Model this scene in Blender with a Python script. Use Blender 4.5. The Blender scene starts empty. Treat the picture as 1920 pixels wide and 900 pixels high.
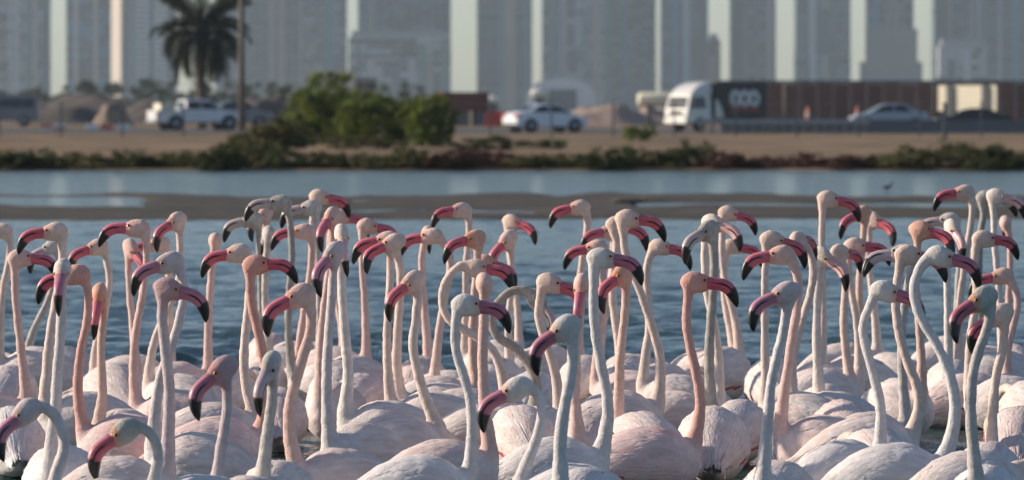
import bpy, bmesh, math, random
import numpy as np
from mathutils import Vector, Matrix

# ------------------------------------------------------------------ camera, sky, sun, exposure
F, HY, HC = 11500.0, 205.0, 1.4          # focal length in photo pixels, horizon row, eye height (m)
SUN_EL, SUN_AZ = math.radians(21.0), math.radians(169.0)   # azimuth counter-clockwise from +X (right); +Y is away
scene = bpy.context.scene
cam = bpy.data.cameras.new('camera')
cam.sensor_width = 36.0
cam.lens = 36.0 * F / 1920.0
cam.shift_y = -(450.0 - HY) / 1920.0
cam.clip_start, cam.clip_end = 0.5, 20000.0
cam.dof.use_dof = True
cam.dof.focus_distance = 23.0
cam.dof.aperture_fstop = 8.0
camo = bpy.data.objects.new('camera', cam)
scene.collection.objects.link(camo)
camo.location = (0, 0, HC)
camo.rotation_euler = (math.radians(90), 0, 0)
scene.camera = camo

world = bpy.data.worlds.new('World'); scene.world = world; world.use_nodes = True
wn = world.node_tree.nodes; wl = world.node_tree.links
sky = wn.new('ShaderNodeTexSky'); sky.sky_type = 'NISHITA'; sky.sun_disc = False
sky.sun_elevation = SUN_EL
sky.sun_rotation = math.pi / 2 - SUN_AZ
sky.air_density = 0.75; sky.dust_density = 0.5; sky.ozone_density = 1.3
wn['Background'].inputs[1].default_value = 0.104
wl.new(sky.outputs[0], wn['Background'].inputs[0])

sd = bpy.data.lights.new('sun', 'SUN'); sd.energy = 5.0; sd.angle = math.radians(0.6); sd.color = (1.0, 0.86, 0.70)
so = bpy.data.objects.new('sun', sd); scene.collection.objects.link(so)
sdir = Vector((math.cos(SUN_AZ) * math.cos(SUN_EL), math.sin(SUN_AZ) * math.cos(SUN_EL), math.sin(SUN_EL)))
so.rotation_euler = sdir.to_track_quat('Z', 'Y').to_euler()
so.location = (-20, 10, 30)
scene.view_settings.view_transform = 'Standard'
scene.view_settings.look = 'None'
scene.view_settings.exposure = 0.28
scene.view_settings.gamma = 1.0
scene.render.engine = 'CYCLES'

rng = np.random.default_rng(7)
random.seed(7)
COL = scene.collection


def P(x, y, D):
    return Vector(((x - 960.0) * D / F, D, HC - (y - HY) * D / F))


# ------------------------------------------------------------------ helpers
def nlerp(xs, ys, x):
    return np.interp(x, xs, ys)


def mesh_from(name, verts, faces, smooth=False):
    me = bpy.data.meshes.new(name)
    me.from_pydata([tuple(v) for v in verts], [], [tuple(f) for f in faces])
    me.update()
    if smooth:
        me.polygons.foreach_set('use_smooth', [True] * len(me.polygons))
    return me


def mesh_np(name, verts, quads, smooth=False):
    """fast mesh of quads (n,4) or tris (n,3)"""
    me = bpy.data.meshes.new(name)
    verts = np.asarray(verts, dtype=np.float32); quads = np.asarray(quads, dtype=np.int32)
    n, k = quads.shape
    me.vertices.add(len(verts)); me.vertices.foreach_set('co', verts.ravel())
    me.loops.add(n * k); me.loops.foreach_set('vertex_index', quads.ravel())
    me.polygons.add(n)
    me.polygons.foreach_set('loop_start', np.arange(0, n * k, k, dtype=np.int32))
    me.update(calc_edges=True)
    if smooth:
        me.polygons.foreach_set('use_smooth', np.ones(n, dtype=bool))
    return me


def set_col(me, cols):
    a = me.color_attributes.new('Col', 'FLOAT_COLOR', 'POINT')
    c = np.ones((len(me.vertices), 4), dtype=np.float32)
    c[:, :3] = cols
    a.data.foreach_set('color', c.ravel())


def link(name, me, mat=None, parent=None, loc=None, rotz=None, mtx=None):
    o = bpy.data.objects.new(name, me)
    COL.objects.link(o)
    if mat is not None and me is not None and len(me.materials) == 0:
        me.materials.append(mat)
    if parent is not None:
        o.parent = parent
    if mtx is not None:
        o.matrix_local = mtx
    else:
        if loc is not None:
            o.location = loc
        if rotz is not None:
            o.rotation_euler = (0, 0, rotz)
    return o


def thing(name, label, cat, loc=(0, 0, 0), rotz=0.0, group=None):
    o = link(name, None, loc=loc, rotz=rotz)
    return tag(o, label, cat, group)


def tag(o, label, cat, group=None):
    o['label'] = label; o['category'] = cat
    if group:
        o['group'] = group
    return o


class MB:
    """collects simple shapes in one mesh"""
    def __init__(s):
        s.v = []; s.f = []

    def box(s, x0, x1, y0, y1, z0, z1):
        b = len(s.v)
        s.v += [(x0, y0, z0), (x1, y0, z0), (x1, y1, z0), (x0, y1, z0), (x0, y0, z1), (x1, y0, z1), (x1, y1, z1), (x0, y1, z1)]
        s.f += [(b, b+3, b+2, b+1), (b+4, b+5, b+6, b+7), (b, b+1, b+5, b+4), (b+1, b+2, b+6, b+5), (b+2, b+3, b+7, b+6), (b+3, b, b+4, b+7)]
        return s

    def tube(s, pts, rad, n=8, cap=True):
        pts = [Vector(p) for p in pts]
        if not hasattr(rad, '__len__'):
            rad = [rad] * len(pts)
        b = len(s.v); ref = None
        for i, p in enumerate(pts):
            t = (pts[min(i+1, len(pts)-1)] - pts[max(i-1, 0)]).normalized()
            if ref is None:
                ref = Vector((1, 0, 0)) if abs(t.x) < 0.8 else Vector((0, 1, 0))
            u = (ref - t * ref.dot(t)).normalized(); w = t.cross(u); ref = u
            for k in range(n):
                a = 2 * math.pi * k / n
                s.v.append(tuple(p + (u * math.cos(a) + w * math.sin(a)) * rad[i]))
        for i in range(len(pts) - 1):
            for k in range(n):
                k2 = (k + 1) % n
                s.f.append((b+i*n+k, b+i*n+k2, b+(i+1)*n+k2, b+(i+1)*n+k))
        if cap:
            s.f.append(tuple(b + k for k in range(n))[::-1])
            e = b + (len(pts) - 1) * n
            s.f.append(tuple(e + k for k in range(n)))
        return s

    def prism(s, prof, y0, y1):
        """profile of (x,z) extruded in y"""
        b = len(s.v); n = len(prof)
        s.v += [(x, y0, z) for x, z in prof] + [(x, y1, z) for x, z in prof]
        s.f.append(tuple(b + i for i in range(n)))
        s.f.append(tuple(b + n + i for i in range(n))[::-1])
        for i in range(n):
            j = (i + 1) % n
            s.f.append((b+i, b+n+i, b+n+j, b+j))
        return s

    def quad(s, a, b_, c, d):
        b = len(s.v); s.v += [tuple(a), tuple(b_), tuple(c), tuple(d)]; s.f.append((b, b+1, b+2, b+3)); return s

    def mesh(s, name, smooth=False, bevel=0.0):
        me = mesh_from(name, s.v, s.f, smooth)
        bm = bmesh.new(); bm.from_mesh(me)
        if bevel > 0:
            es = [e for e in bm.edges if len(e.link_faces) == 2 and e.calc_face_angle(0) > 0.35]
            bmesh.ops.bevel(bm, geom=es, offset=bevel, segments=2, affect='EDGES', profile=0.6, clamp_overlap=True)
        bmesh.ops.recalc_face_normals(bm, faces=bm.faces)
        bm.to_mesh(me); bm.free()
        if smooth:
            me.polygons.foreach_set('use_smooth', [True] * len(me.polygons))
        return me

    def obj(s, name, mat, parent=None, smooth=False, bevel=0.0, **k):
        return link(name, s.mesh(name, smooth, bevel), mat, parent, **k)


# ------------------------------------------------------------------ materials
def new_mat(name):
    m = bpy.data.materials.new(name); m.use_nodes = True
    return m, m.node_tree.nodes, m.node_tree.links, m.node_tree.nodes['Principled BSDF']


def mat_plain(name, col, rough=0.6, var=0.12, scale=3.0, bump=0.0, bscale=40.0, metal=0.0, spec=0.5, coat=0.0):
    m, n, l, b = new_mat(name)
    b.inputs['Roughness'].default_value = rough; b.inputs['Metallic'].default_value = metal
    b.inputs['Specular IOR Level'].default_value = spec
    b.inputs['Coat Weight'].default_value = coat
    tc = n.new('ShaderNodeTexCoord')
    nz = n.new('ShaderNodeTexNoise'); nz.inputs['Scale'].default_value = scale; nz.inputs['Detail'].default_value = 5
    l.new(tc.outputs['Object'], nz.inputs['Vector'])
    mx = n.new('ShaderNodeMix'); mx.data_type = 'RGBA'
    c = np.array(col[:3])
    mx.inputs[6].default_value = (*np.clip(c * (1 - var), 0, 1), 1); mx.inputs[7].default_value = (*np.clip(c * (1 + var), 0, 1), 1)
    l.new(nz.outputs['Fac'], mx.inputs[0]); l.new(mx.outputs[2], b.inputs['Base Color'])
    if bump > 0:
        n2 = n.new('ShaderNodeTexNoise'); n2.inputs['Scale'].default_value = bscale; n2.inputs['Detail'].default_value = 4
        l.new(tc.outputs['Object'], n2.inputs['Vector'])
        bp = n.new('ShaderNodeBump'); bp.inputs['Strength'].default_value = bump; bp.inputs['Distance'].default_value = 0.02
        l.new(n2.outputs['Fac'], bp.inputs['Height']); l.new(bp.outputs[0], b.inputs['Normal'])
    return m


def mat_attr(name, rough, nscale, nvar, bump, bscale, stretch=(1, 1, 1), spec=0.3, bdist=0.004, coat=0.0, sheen=0.0):
    m, n, l, b = new_mat(name)
    b.inputs['Roughness'].default_value = rough; b.inputs['Specular IOR Level'].default_value = spec
    b.inputs['Coat Weight'].default_value = coat; b.inputs['Coat Roughness'].default_value = 0.25
    b.inputs['Sheen Weight'].default_value = sheen
    at = n.new('ShaderNodeAttribute'); at.attribute_name = 'Col'
    tc = n.new('ShaderNodeTexCoord')
    mp = n.new('ShaderNodeMapping'); mp.inputs['Scale'].default_value = stretch
    l.new(tc.outputs['Object'], mp.inputs['Vector'])
    nz = n.new('ShaderNodeTexNoise'); nz.inputs['Scale'].default_value = nscale; nz.inputs['Detail'].default_value = 6
    l.new(mp.outputs[0], nz.inputs['Vector'])
    mr = n.new('ShaderNodeMapRange'); mr.inputs['From Min'].default_value = 0.3; mr.inputs['From Max'].default_value = 0.7
    mr.inputs['To Min'].default_value = 1 - nvar; mr.inputs['To Max'].default_value = 1 + nvar * 0.5
    l.new(nz.outputs['Fac'], mr.inputs['Value'])
    vm = n.new('ShaderNodeVectorMath'); vm.operation = 'SCALE'
    l.new(at.outputs['Color'], vm.inputs[0]); l.new(mr.outputs[0], vm.inputs['Scale'])
    l.new(vm.outputs[0], b.inputs['Base Color'])
    if bump > 0:
        n2 = n.new('ShaderNodeTexNoise'); n2.inputs['Scale'].default_value = bscale; n2.inputs['Detail'].default_value = 5
        n2.inputs['Roughness'].default_value = 0.65
        l.new(mp.outputs[0], n2.inputs['Vector'])
        bp = n.new('ShaderNodeBump'); bp.inputs['Strength'].default_value = bump; bp.inputs['Distance'].default_value = bdist
        l.new(n2.outputs['Fac'], bp.inputs['Height']); l.new(bp.outputs[0], b.inputs['Normal'])
    return m


def mat_leaf(name, c0, c1, rough=0.6):
    m, n, l, b = new_mat(name)
    b.inputs['Roughness'].default_value = rough; b.inputs['Specular IOR Level'].default_value = 0.25
    at = n.new('ShaderNodeAttribute'); at.attribute_name = 'Col'
    mx = n.new('ShaderNodeMix'); mx.data_type = 'RGBA'
    mx.inputs[6].default_value = (*c0, 1); mx.inputs[7].default_value = (*c1, 1)
    l.new(at.outputs['Fac'], mx.inputs[0]); l.new(mx.outputs[2], b.inputs['Base Color'])
    tr = n.new('ShaderNodeBsdfTranslucent'); l.new(mx.outputs[2], tr.inputs[0])
    ms = n.new('ShaderNodeMixShader'); ms.inputs[0].default_value = 0.3
    out = n['Material Output']
    l.new(b.outputs[0], ms.inputs[1]); l.new(tr.outputs[0], ms.inputs[2]); l.new(ms.outputs[0], out.inputs[0])
    return m


M_skin = mat_attr('plumage', 0.85, 45, 0.14, 0.6, 110, (1, 1, 1), 0.12, 0.010, sheen=0.1)
M_wing = mat_attr('wing_feather', 0.8, 40, 0.16, 0.8, 120, (0.18, 1, 1), 0.12, 0.007, sheen=0.1)
M_bill = mat_attr('bill_horn', 0.42, 60, 0.12, 0.15, 150, (1, 1, 1), 0.5, 0.002, coat=0.15)
M_eye = mat_attr('eye_gloss', 0.08, 10, 0.02, 0, 1, (1, 1, 1), 0.6)
M_leg = mat_plain('leg_skin', (0.62, 0.25, 0.24), 0.6, 0.2, 60)


# ------------------------------------------------------------------ water, ground, mud
def smooth(a, b, x):
    t = np.clip((x - a) / (b - a), 0, 1); return t * t * (3 - 2 * t)


class VNoise:
    def __init__(s, seed, n=256):
        s.g = np.random.default_rng(seed).random((n, n)); s.n = n

    def __call__(s, x, y):
        xi = np.floor(x).astype(int); yi = np.floor(y).astype(int); fx = x - xi; fy = y - yi
        fx = fx * fx * (3 - 2 * fx); fy = fy * fy * (3 - 2 * fy); n = s.n
        g = lambda a, b: s.g[a % n, b % n]
        return (g(xi, yi) * (1-fx) * (1-fy) + g(xi+1, yi) * fx * (1-fy) + g(xi, yi+1) * (1-fx) * fy + g(xi+1, yi+1) * fx * fy) - 0.5

    def fbm(s, x, y, o=4):
        t = 0; a = 1.0
        for k in range(o):
            t = t + a * s(x * 2**k + 17 * k, y * 2**k + 31 * k); a *= 0.5
        return t


def grid_mesh(name, X, Y, Z, smooth_=True):
    r, c = X.shape
    v = np.stack([X, Y, Z], -1).reshape(-1, 3)
    i = np.arange(r * c).reshape(r, c)
    q = np.stack([i[:-1, :-1], i[:-1, 1:], i[1:, 1:], i[1:, :-1]], -1).reshape(-1, 4)
    return mesh_np(name, v, q, smooth_)


def build_water():
    ys = np.concatenate([[-40, 5], np.exp(np.linspace(math.log(15.5), math.log(88.0), 820)), np.linspace(89, 141.5, 70)])
    u = np.concatenate([[-1.0], np.linspace(-1, 1, 250), [1.0]])
    half = np.maximum(ys, 16) * 0.092 + 1.2
    X = u[None, :] * half[:, None]; X[:, 0] = -90; X[:, -1] = 90
    Y = np.repeat(ys[:, None], len(u), 1)
    r = np.random.default_rng(3)
    Z = np.zeros_like(X)
    gust = 0.75 + 0.7 * VNoise(4).fbm(X * 0.35, Y * 0.12, 3)
    for k in range(34):
        lam = 0.13 * (1.08 ** k) * r.uniform(0.92, 1.08)
        th = math.radians(r.normal(-75, 34))
        kx, ky = math.cos(th) * 2 * math.pi / lam, math.sin(th) * 2 * math.pi / lam
        amp = 0.0066 * lam ** 0.8
        ph = kx * X + ky * Y + r.uniform(0, 6.28)
        Z += amp * (1 - np.abs(np.sin(ph / 2)) * 2) * gust
    fade = smooth(0, 1, (ys - 15.0) / 2) * 1.75 * (1 - .74 * smooth(31, 66, ys)) * (1 - smooth(80, 95, ys))
    Z *= fade[:, None]; Z[:, 0] = 0; Z[:, -1] = 0
    me = grid_mesh('water', X, Y, Z)
    m, n, l, b = new_mat('lagoon_water')
    b.inputs['Base Color'].default_value = (0.020, 0.055, 0.055, 1)
    b.inputs['Roughness'].default_value = 0.10; b.inputs['IOR'].default_value = 1.333
    tc = n.new('ShaderNodeTexCoord')
    mp = n.new('ShaderNodeMapping'); mp.inputs['Scale'].default_value = (1.0, 0.45, 1)
    l.new(tc.outputs['Object'], mp.inputs[0])
    nz = n.new('ShaderNodeTexNoise'); nz.inputs['Scale'].default_value = 2.2; nz.inputs['Detail'].default_value = 7; nz.inputs['Roughness'].default_value = 0.62
    l.new(mp.outputs[0], nz.inputs['Vector'])
    bp = n.new('ShaderNodeBump'); bp.inputs['Strength'].default_value = 0.5; bp.inputs['Distance'].default_value = 0.20
    l.new(nz.outputs['Fac'], bp.inputs['Height']); l.new(bp.outputs[0], b.inputs['Normal'])
    o = link('water', me, m); o['kind'] = 'structure'
    return o


def ground_z(x, y):
    nz = VNoise(21)
    z = -0.45 + 0.5 * smooth(136, 141.5, y) + 0.17 * smooth(141, 190, y)
    z = z + (0.16 * nz.fbm(x * 0.16, y * 0.05, 3)) * smooth(139, 150, y) * (1 - smooth(220, 290, y))
    return z


def build_ground():
    ys = np.concatenate([np.linspace(-60, 130, 12), np.linspace(134, 230, 140), np.linspace(235, 420, 24), np.exp(np.linspace(math.log(440), math.log(5500), 14))])
    xs = np.concatenate([[-1400, -800, -200, -80, -40], np.linspace(-25, 25, 110), [40, 80, 200, 800, 1400]])
    X, Y = np.meshgrid(xs, ys)
    Z = ground_z(X, Y)
    me = grid_mesh('ground', X, Y, Z)
    m, n, l, b = new_mat('sandy_ground')
    b.inputs['Roughness'].default_value = 0.95; b.inputs['Specular IOR Level'].default_value = 0.1
    tc = n.new('ShaderNodeTexCoord')
    mp = n.new('ShaderNodeMapping'); mp.inputs['Scale'].default_value = (0.35, 0.1, 1); l.new(tc.outputs['Object'], mp.inputs[0])
    nz = n.new('ShaderNodeTexNoise'); nz.inputs['Scale'].default_value = 1.0; nz.inputs['Detail'].default_value = 6; l.new(mp.outputs[0], nz.inputs['Vector'])
    cr = n.new('ShaderNodeValToRGB')
    e = cr.color_ramp.elements
    e[0].position = 0.3; e[0].color = (0.14, 0.102, 0.066, 1); e[1].position = 0.68; e[1].color = (0.30, 0.215, 0.142, 1)
    l.new(nz.outputs['Fac'], cr.inputs[0]); l.new(cr.outputs[0], b.inputs['Base Color'])
    n2 = n.new('ShaderNodeTexNoise'); n2.inputs['Scale'].default_value = 9; n2.inputs['Detail'].default_value = 4; l.new(tc.outputs['Object'], n2.inputs['Vector'])
    bp = n.new('ShaderNodeBump'); bp.inputs['Strength'].default_value = 0.7; bp.inputs['Distance'].default_value = 0.08
    l.new(n2.outputs['Fac'], bp.inputs['Height']); l.new(bp.outputs[0], b.inputs['Normal'])
    o = link('ground', me, m); o['kind'] = 'structure'


def build_mud():
    # bars of mud just clear of the water, shore rows taken from where each meets the water
    ys = np.linspace(68, 112, 300); xs = np.linspace(-16, 16, 330)
    X, Y = np.meshgrid(xs, ys)
    pxx = 960 + X * F / Y                      # only used to lay out which stretch of the bar is flooded
    row = HY + F * HC / Y
    nz = VNoise(11); w1 = nz.fbm(X * 0.30, Y * 0.12, 4); w2 = VNoise(12).fbm(X * 1.3, Y * 0.5, 3)
    row = row + w1 * 6 + w2 * 2
    bar = smooth(364, 369, row) * (1 - smooth(409, 415, row))
    pool_l = smooth(369, 372, row) * (1 - smooth(386, 389, row)) * (1 - smooth(190, 300, pxx + 90 * w1))
    pool_r = smooth(381.5, 384, row) * (1 - smooth(389, 392, row)) * smooth(1195, 1230, pxx + 60 * w1)
    pool_s = smooth(391, 393, row) * (1 - smooth(396, 399, row)) * smooth(560, 640, pxx) * (1 - smooth(700, 1000, pxx + 200 * w1))
    Z = -0.12 + 0.145 * bar - 0.16 * pool_l - 0.16 * pool_r - 0.10 * pool_s + (0.035 * w2 + 0.03 * w1) * bar
    me = grid_mesh('mudflat', X, Y, Z)
    m = mat_plain('wet_mud', (0.088, 0.076, 0.062), 0.75, 0.45, 0.5, 0.8, 6.0, spec=0.12)
    o = link('mudflat', me, m); o['kind'] = 'structure'


build_water(); build_ground(); build_mud()
# ------------------------------------------------------------------ air
def build_haze():
    b = MB().box(-1500, 1500, -80, 5600, -3.0, 330.0)
    m = bpy.data.materials.new('haze_air'); m.use_nodes = True
    n = m.node_tree.nodes; l = m.node_tree.links
    n.remove(n['Principled BSDF'])
    pv = n.new('ShaderNodeVolumePrincipled')
    pv.inputs['Color'].default_value = HAZE_COL
    pv.inputs['Density'].default_value = HAZE_DENSITY
    pv.inputs['Anisotropy'].default_value = 0.1
    l.new(pv.outputs[0], n['Material Output'].inputs['Volume'])
    o = b.obj('haze', m); o['kind'] = 'stuff'
    tag(o, 'pale dusty haze hanging over the lagoon and city', 'haze')


HAZE_DENSITY = 0.000085
HAZE_COL = (0.72, 0.88, 1.0, 1)
build_haze()


# ------------------------------------------------------------------ city towers
def mat_glass_wall(name, col, rough=0.35):
    m, n, l, b = new_mat(name)
    tc = n.new('ShaderNodeTexCoord')
    nz = n.new('ShaderNodeTexNoise'); nz.inputs['Scale'].default_value = 0.06; nz.inputs['Detail'].default_value = 3
    l.new(tc.outputs['Object'], nz.inputs['Vector'])
    mx = n.new('ShaderNodeMix'); mx.data_type = 'RGBA'; c = np.array(col)
    mx.inputs[6].default_value = (*(c * .75), 1); mx.inputs[7].default_value = (*(c * 1.25), 1)
    l.new(nz.outputs['Fac'], mx.inputs[0]); l.new(mx.outputs[2], b.inputs['Base Color'])
    b.inputs['Roughness'].default_value = rough
    return m


GLS = {'grey': mat_glass_wall('grey_glass', (.09, .125, .16)), 'blue': mat_glass_wall('blue_glass', (.03, .21, .40)),
       'green': mat_glass_wall('green_glass', (.08, .17, .17)), 'beige': mat_glass_wall('beige_stone_wall', (.30, .27, .24), .7),
       'dark': mat_glass_wall('dark_glass', (.045, .065, .085)), 'pale': mat_glass_wall('pale_cladding', (.40, .43, .47), .6)}
M_band = mat_plain('slab_edge', (.22, .23, .24), .6, .1, .1)
M_bandl = mat_plain('pale_slab_edge', (.52, .50, .47), .6, .1, .1)
M_sunlit = mat_plain('sunlit_edge_cream', (.50, .44, .37), .7, .06, .1)  # sunlight on tower edges put into the colour


def tower(x0, x1, D, h, col, label, rot=0.0, fins=8, band=3.5, bandm=None, dep=None, ytop=None, name='tower'):
    s = F / D
    w = (x1 - x0) / s; cx = ((x0 + x1) / 2 - 960) / s
    if ytop is not None:
        h = HC + (HY - ytop) / s
    dep = dep or min(w * 0.85, 40)
    t = thing(name, label, 'tower', (cx, D + dep / 2, 0.15), math.radians(rot), 'skyscrapers beyond the lagoon')
    if rot:
        c, sn = abs(math.cos(math.radians(rot))), abs(math.sin(math.radians(rot)))
        w = max((w - dep * sn) / c, w * .5)
    MB().box(-w/2, w/2, -dep/2, dep/2, 0, h).obj('wall', GLS[col], t)
    b = MB(); z = band
    while z < h - 1:
        b.box(-w/2 - .25, w/2 + .25, -dep/2 - .25, dep/2 + .25, z - .45, z + .45); z += band
    o = b.obj('floor_edges', bandm or M_band, t); o['kind'] = 'stuff'
    f = MB()
    for k in range(fins + 1):
        x = -w/2 + w * k / fins
        f.box(x - .3, x + .3, -dep/2 - .7, -dep/2 + .1, 0, h)
    o = f.obj('mullions', M_band, t); o['kind'] = 'stuff'
    r = np.random.default_rng(int(x0 * 7 + 3000))
    for k in range(int(r.integers(2, 5))):
        x = r.uniform(-w/2 + 2, w/2 - 2); pw = r.uniform(.8, 2.6)
        MB().box(x - pw, x + pw, -dep/2 - .95 - .02 * k, -dep/2 - .05, 0, h - r.uniform(0, 12)).obj('pier', GLS[['pale', 'dark', 'beige', 'green', 'blue'][int(r.integers(5))]], t)
    pm = MB(); nb = max(fins * 2, 4)
    for k in range(int(16 + w * h / 45)):
        i = int(r.integers(nb)); j = int(r.integers(1, max(2, int(min(h, 110) / band)))); m_ = int(r.integers(1, 4))
        pm.box(-w/2 + w * i / nb + .15, -w/2 + w * min(i + m_, nb) / nb - .15, -dep/2 - .35, -dep/2 + .05, j * band + .5, (j + 1) * band - .5)
    o = pm.obj('window_panes', GLS['pale' if r.random() < .55 else 'dark'], t); o['kind'] = 'stuff'
    for z in np.arange(r.uniform(14, 34), min(h, 120), r.uniform(26, 44)):
        MB().box(-w/2 - .3, w/2 + .3, -dep/2 - .9, dep/2 + .3, z, z + 2.6).obj('plant_floor', GLS['dark'], t)
    MB().box(-w/2 + 1.5, w/2 - 1.5, -dep/2 + 1.5, dep/2 - 1.5, h, h + 4).obj('roof_plant', M_band, t)
    return t, w, dep, h


TW = [
 (-40, 62, 3900, 190, 'beige', 'grey slab tower cut by the frame edge', 0, 5),
 (60, 93, 4050, 170, 'grey', 'narrow bluish tower joined to the grey slab tower', 0, 3),
 (125, 206, 4000, 210, 'blue', 'smooth blue glass tower behind the palm side', 0, 4),
 (405, 465, 4400, 180, 'grey', 'hazy grey tower just right of the palm', 0, 5),
 (460, 562, 4200, 230, 'grey', 'tall blue-grey tower behind the wooden pole', 0, 7),
 (565, 649, 4100, 200, 'grey', 'blue-grey tower with thin pale edge above the green bush', 0, 6),
 (672, 844, 4000, 240, 'green', 'broadest greenish glass tower of the skyline', 0, 10),
 (895, 997, 3900, 220, 'dark', 'dark glass tower standing clear between two sky gaps', 0, 8),
 (1090, 1137, 4300, 200, 'blue', 'slim bluish tower squeezed between two wider ones', 0, 4),
 (1135, 1229, 4000, 220, 'dark', 'dark grey tower beside the thin slit of sky', 0, 7),
 (1240, 1327, 3950, 230, 'grey', 'straight grey tower above the white truck', 0, 6),
 (1370, 1437, 4050, 210, 'green', 'greenish tower with vertical glass ribs behind the dark truck box', 0, 5),
 (1850, 1960, 4100, 230, 'grey', 'tall grey-blue tower cut by the right frame edge', 0, 8),
]
for x0, x1, D, h, col, lab, rot, fins in TW:
    tower(x0, x1, D, h, col, lab, rot, fins)
# lower blocks in front
tower(655, 844, 3800, 0, 'pale', 'mid-rise glass block with flat roof before the broadest tower', 0, 6, ytop=70, name='office_block')
tower(1326, 1350, 4200, 0, 'dark', 'short dark tower beside the straight grey one', 0, 3, ytop=75)
tower(1762, 1850, 3700, 0, 'pale', 'mid-rise framed block at the foot of a greenish tower', 0, 6, ytop=86, name='office_block')
# tower with balconies, sunlit flank
t, w, dep, h = tower(205, 330, 3950, 190, 'grey', 'tower with two columns of sunlit white balconies and a sunlit cream edge', 13, 4)
MB().box(-w/2 - .8, -w/2 + .6, -dep/2 - 1.2, dep/2 + .5, 0, h).obj('side_wall', M_sunlit, t)  # sun on the left face is put into this cream slab
M_sunlit_white = mat_plain('sunlit_balcony', (.82, .80, .76), .6, .05)  # white stands for the sun falling on the balconies
bal = MB().box(-4.3, 4.3, -2.6, 0, 0, 1.5).mesh('balcony'); bal.materials.append(M_sunlit_white)
for z in np.arange(5, 105, 3.4):
    for px_ in (253, 289):
        x = (px_ - 267.5) / (F / 3950)
        link('balcony', bal, None, t, loc=(x, -dep/2 - .3, float(z)))
# gridded tower
t, w, dep, h = tower(1017, 1092, 3900, 210, 'pale', 'pale gridded tower with recessed dark bays', 0, 5)
bay = MB().box(-4.5, 4.5, -.5, .3, 0, 13).mesh('window_bay'); bay.materials.append(GLS['dark'])
for z in np.arange(8, 100, 17.0):
    for x in (-5.0, 5.0):
        link('window_bay', bay, None, t, loc=(x - 1.5, -dep/2 - .45, float(z)))
# narrow tower; its sunlit edge is an added cream strip
t, w, dep, h = tower(1435, 1454, 4000, 200, 'dark', 'narrow tower with one sunlit cream stripe', 0, 2)
o = MB().box(-1.7, 1.7, -1.7, 1.7, 0, h).obj('lit_edge_strip', M_sunlit, t, loc=(-.6, -dep/2 - 1.6, 0), rotz=math.radians(40))
# tower with centre recess
t, w, dep, h = tower(1493, 1594, 3900, 210, 'grey', 'grey tower with a dark recessed centre bay and stepped foot', 0, 8)
s = F / 3900
MB().box((1525-1543.5)/s, (1556-1543.5)/s, -dep/2 - 1.0, -dep/2, 36, (205-12)/s).obj('centre_bay', GLS['dark'], t)
for a, b_ in ((1512, 1518), (1560, 1566)):
    MB().box((a-1543.5)/s, (b_-1543.5)/s, -dep/2 - 1.2, -dep/2, 0, 35).obj('foot_bay', GLS['dark'], t)
# stepped beige tower
t, w, dep, h = tower(1627, 1712, 3950, 200, 'beige', 'stepped beige stone tower on a wider podium', 0, 6)
s = F / 3950
MB().box((1616-1669.5)/s, (1729-1669.5)/s, -dep/2 - 3, dep/2, 0, (205-112)/s).obj('podium', GLS['beige'], t)
MB().box((1627-1669.5)/s, (1720-1669.5)/s, -dep/2 - 2, dep/2, (205-112)/s, (205-50)/s).obj('setback', GLS['beige'], t)
t, w, dep, h = tower(1752, 1850, 4000, 230, 'green', 'greenish glass tower with twin stone stripes', 0, 7)
for x in (-7, 7):
    MB().box(x - 1.5, x + 1.5, -dep/2 - 1.2, -dep/2 + .1, 0, h).obj('stone_stripe', GLS['beige'], t)
# low domed hall and white sheds
t = thing('domed_hall', 'low white arched hall far behind the white sedan', 'hall', tuple(P(1052, 205, 2400) - Vector((0, 0, 1.3))), 0)
w = 128 * 2400 / F / 2
prof = [(w * math.cos(a), 1.3 + 12.2 * math.sin(a) ** .5) for a in np.linspace(0, math.pi, 18)]
MB().prism([(w, 0)] + prof + [(-w, 0)], 0, 30).obj('shell', mat_plain('hall_white', (.62, .66, .70), .5, .05), t)
MB().box(-w * .45, w * .45, -.6, .2, 0, 9).obj('glass_front', GLS['dark'], t)


# ------------------------------------------------------------------ foliage
def leaf_cloud(name, blobs, n, size, seed, up=0.3, clump=90):
    """blobs: (cx,cy,cz,rx,ry,rz); leaf-sized faces spread in clumps through the volume"""
    r = np.random.default_rng(seed)
    vol = np.array([b[3] * b[4] * b[5] for b in blobs]) ** .8; vol /= vol.sum()
    P_ = []; C = []
    for b, f in zip(blobs, vol):
        m = max(int(n * f), 20)
        nc = max(8, m // clump)
        d = r.normal(size=(nc, 3)); d /= np.linalg.norm(d, axis=1)[:, None]
        rad = r.uniform(.35, 1.0, nc) ** .5
        cc = d * rad[:, None] * r.uniform(.75, 1.28, (nc, 1))
        k = r.integers(0, nc, m)
        p = cc[k] + r.normal(0, .11, (m, 3)) * r.uniform(.5, 1.5, (nc, 1))[k]
        P_.append(p * np.array(b[3:6]) + np.array(b[:3]))
        C.append(np.clip(r.random(nc)[k] * .6 + r.random(m) * .4, 0, 1))
    p = np.vstack(P_); c = np.concatenate(C); m = len(p)
    p[:, 2] = np.maximum(p[:, 2], .02)
    a = r.normal(size=(m, 3)); a[:, 2] += up; a /= np.linalg.norm(a, axis=1)[:, None]
    q = np.cross(a, r.normal(size=(m, 3))); q /= np.linalg.norm(q, axis=1)[:, None]
    sz = size * r.uniform(.6, 1.4, (m, 1))
    v = np.stack([p - q * sz * .3, p + a * sz, p + q * sz * .3, p - a * sz * .6], 1).reshape(-1, 3)
    me = mesh_np(name, v, np.arange(4 * m).reshape(m, 4))
    set_col(me, np.repeat(c, 4)[:, None] * np.ones((1, 3)))
    return me


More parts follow.
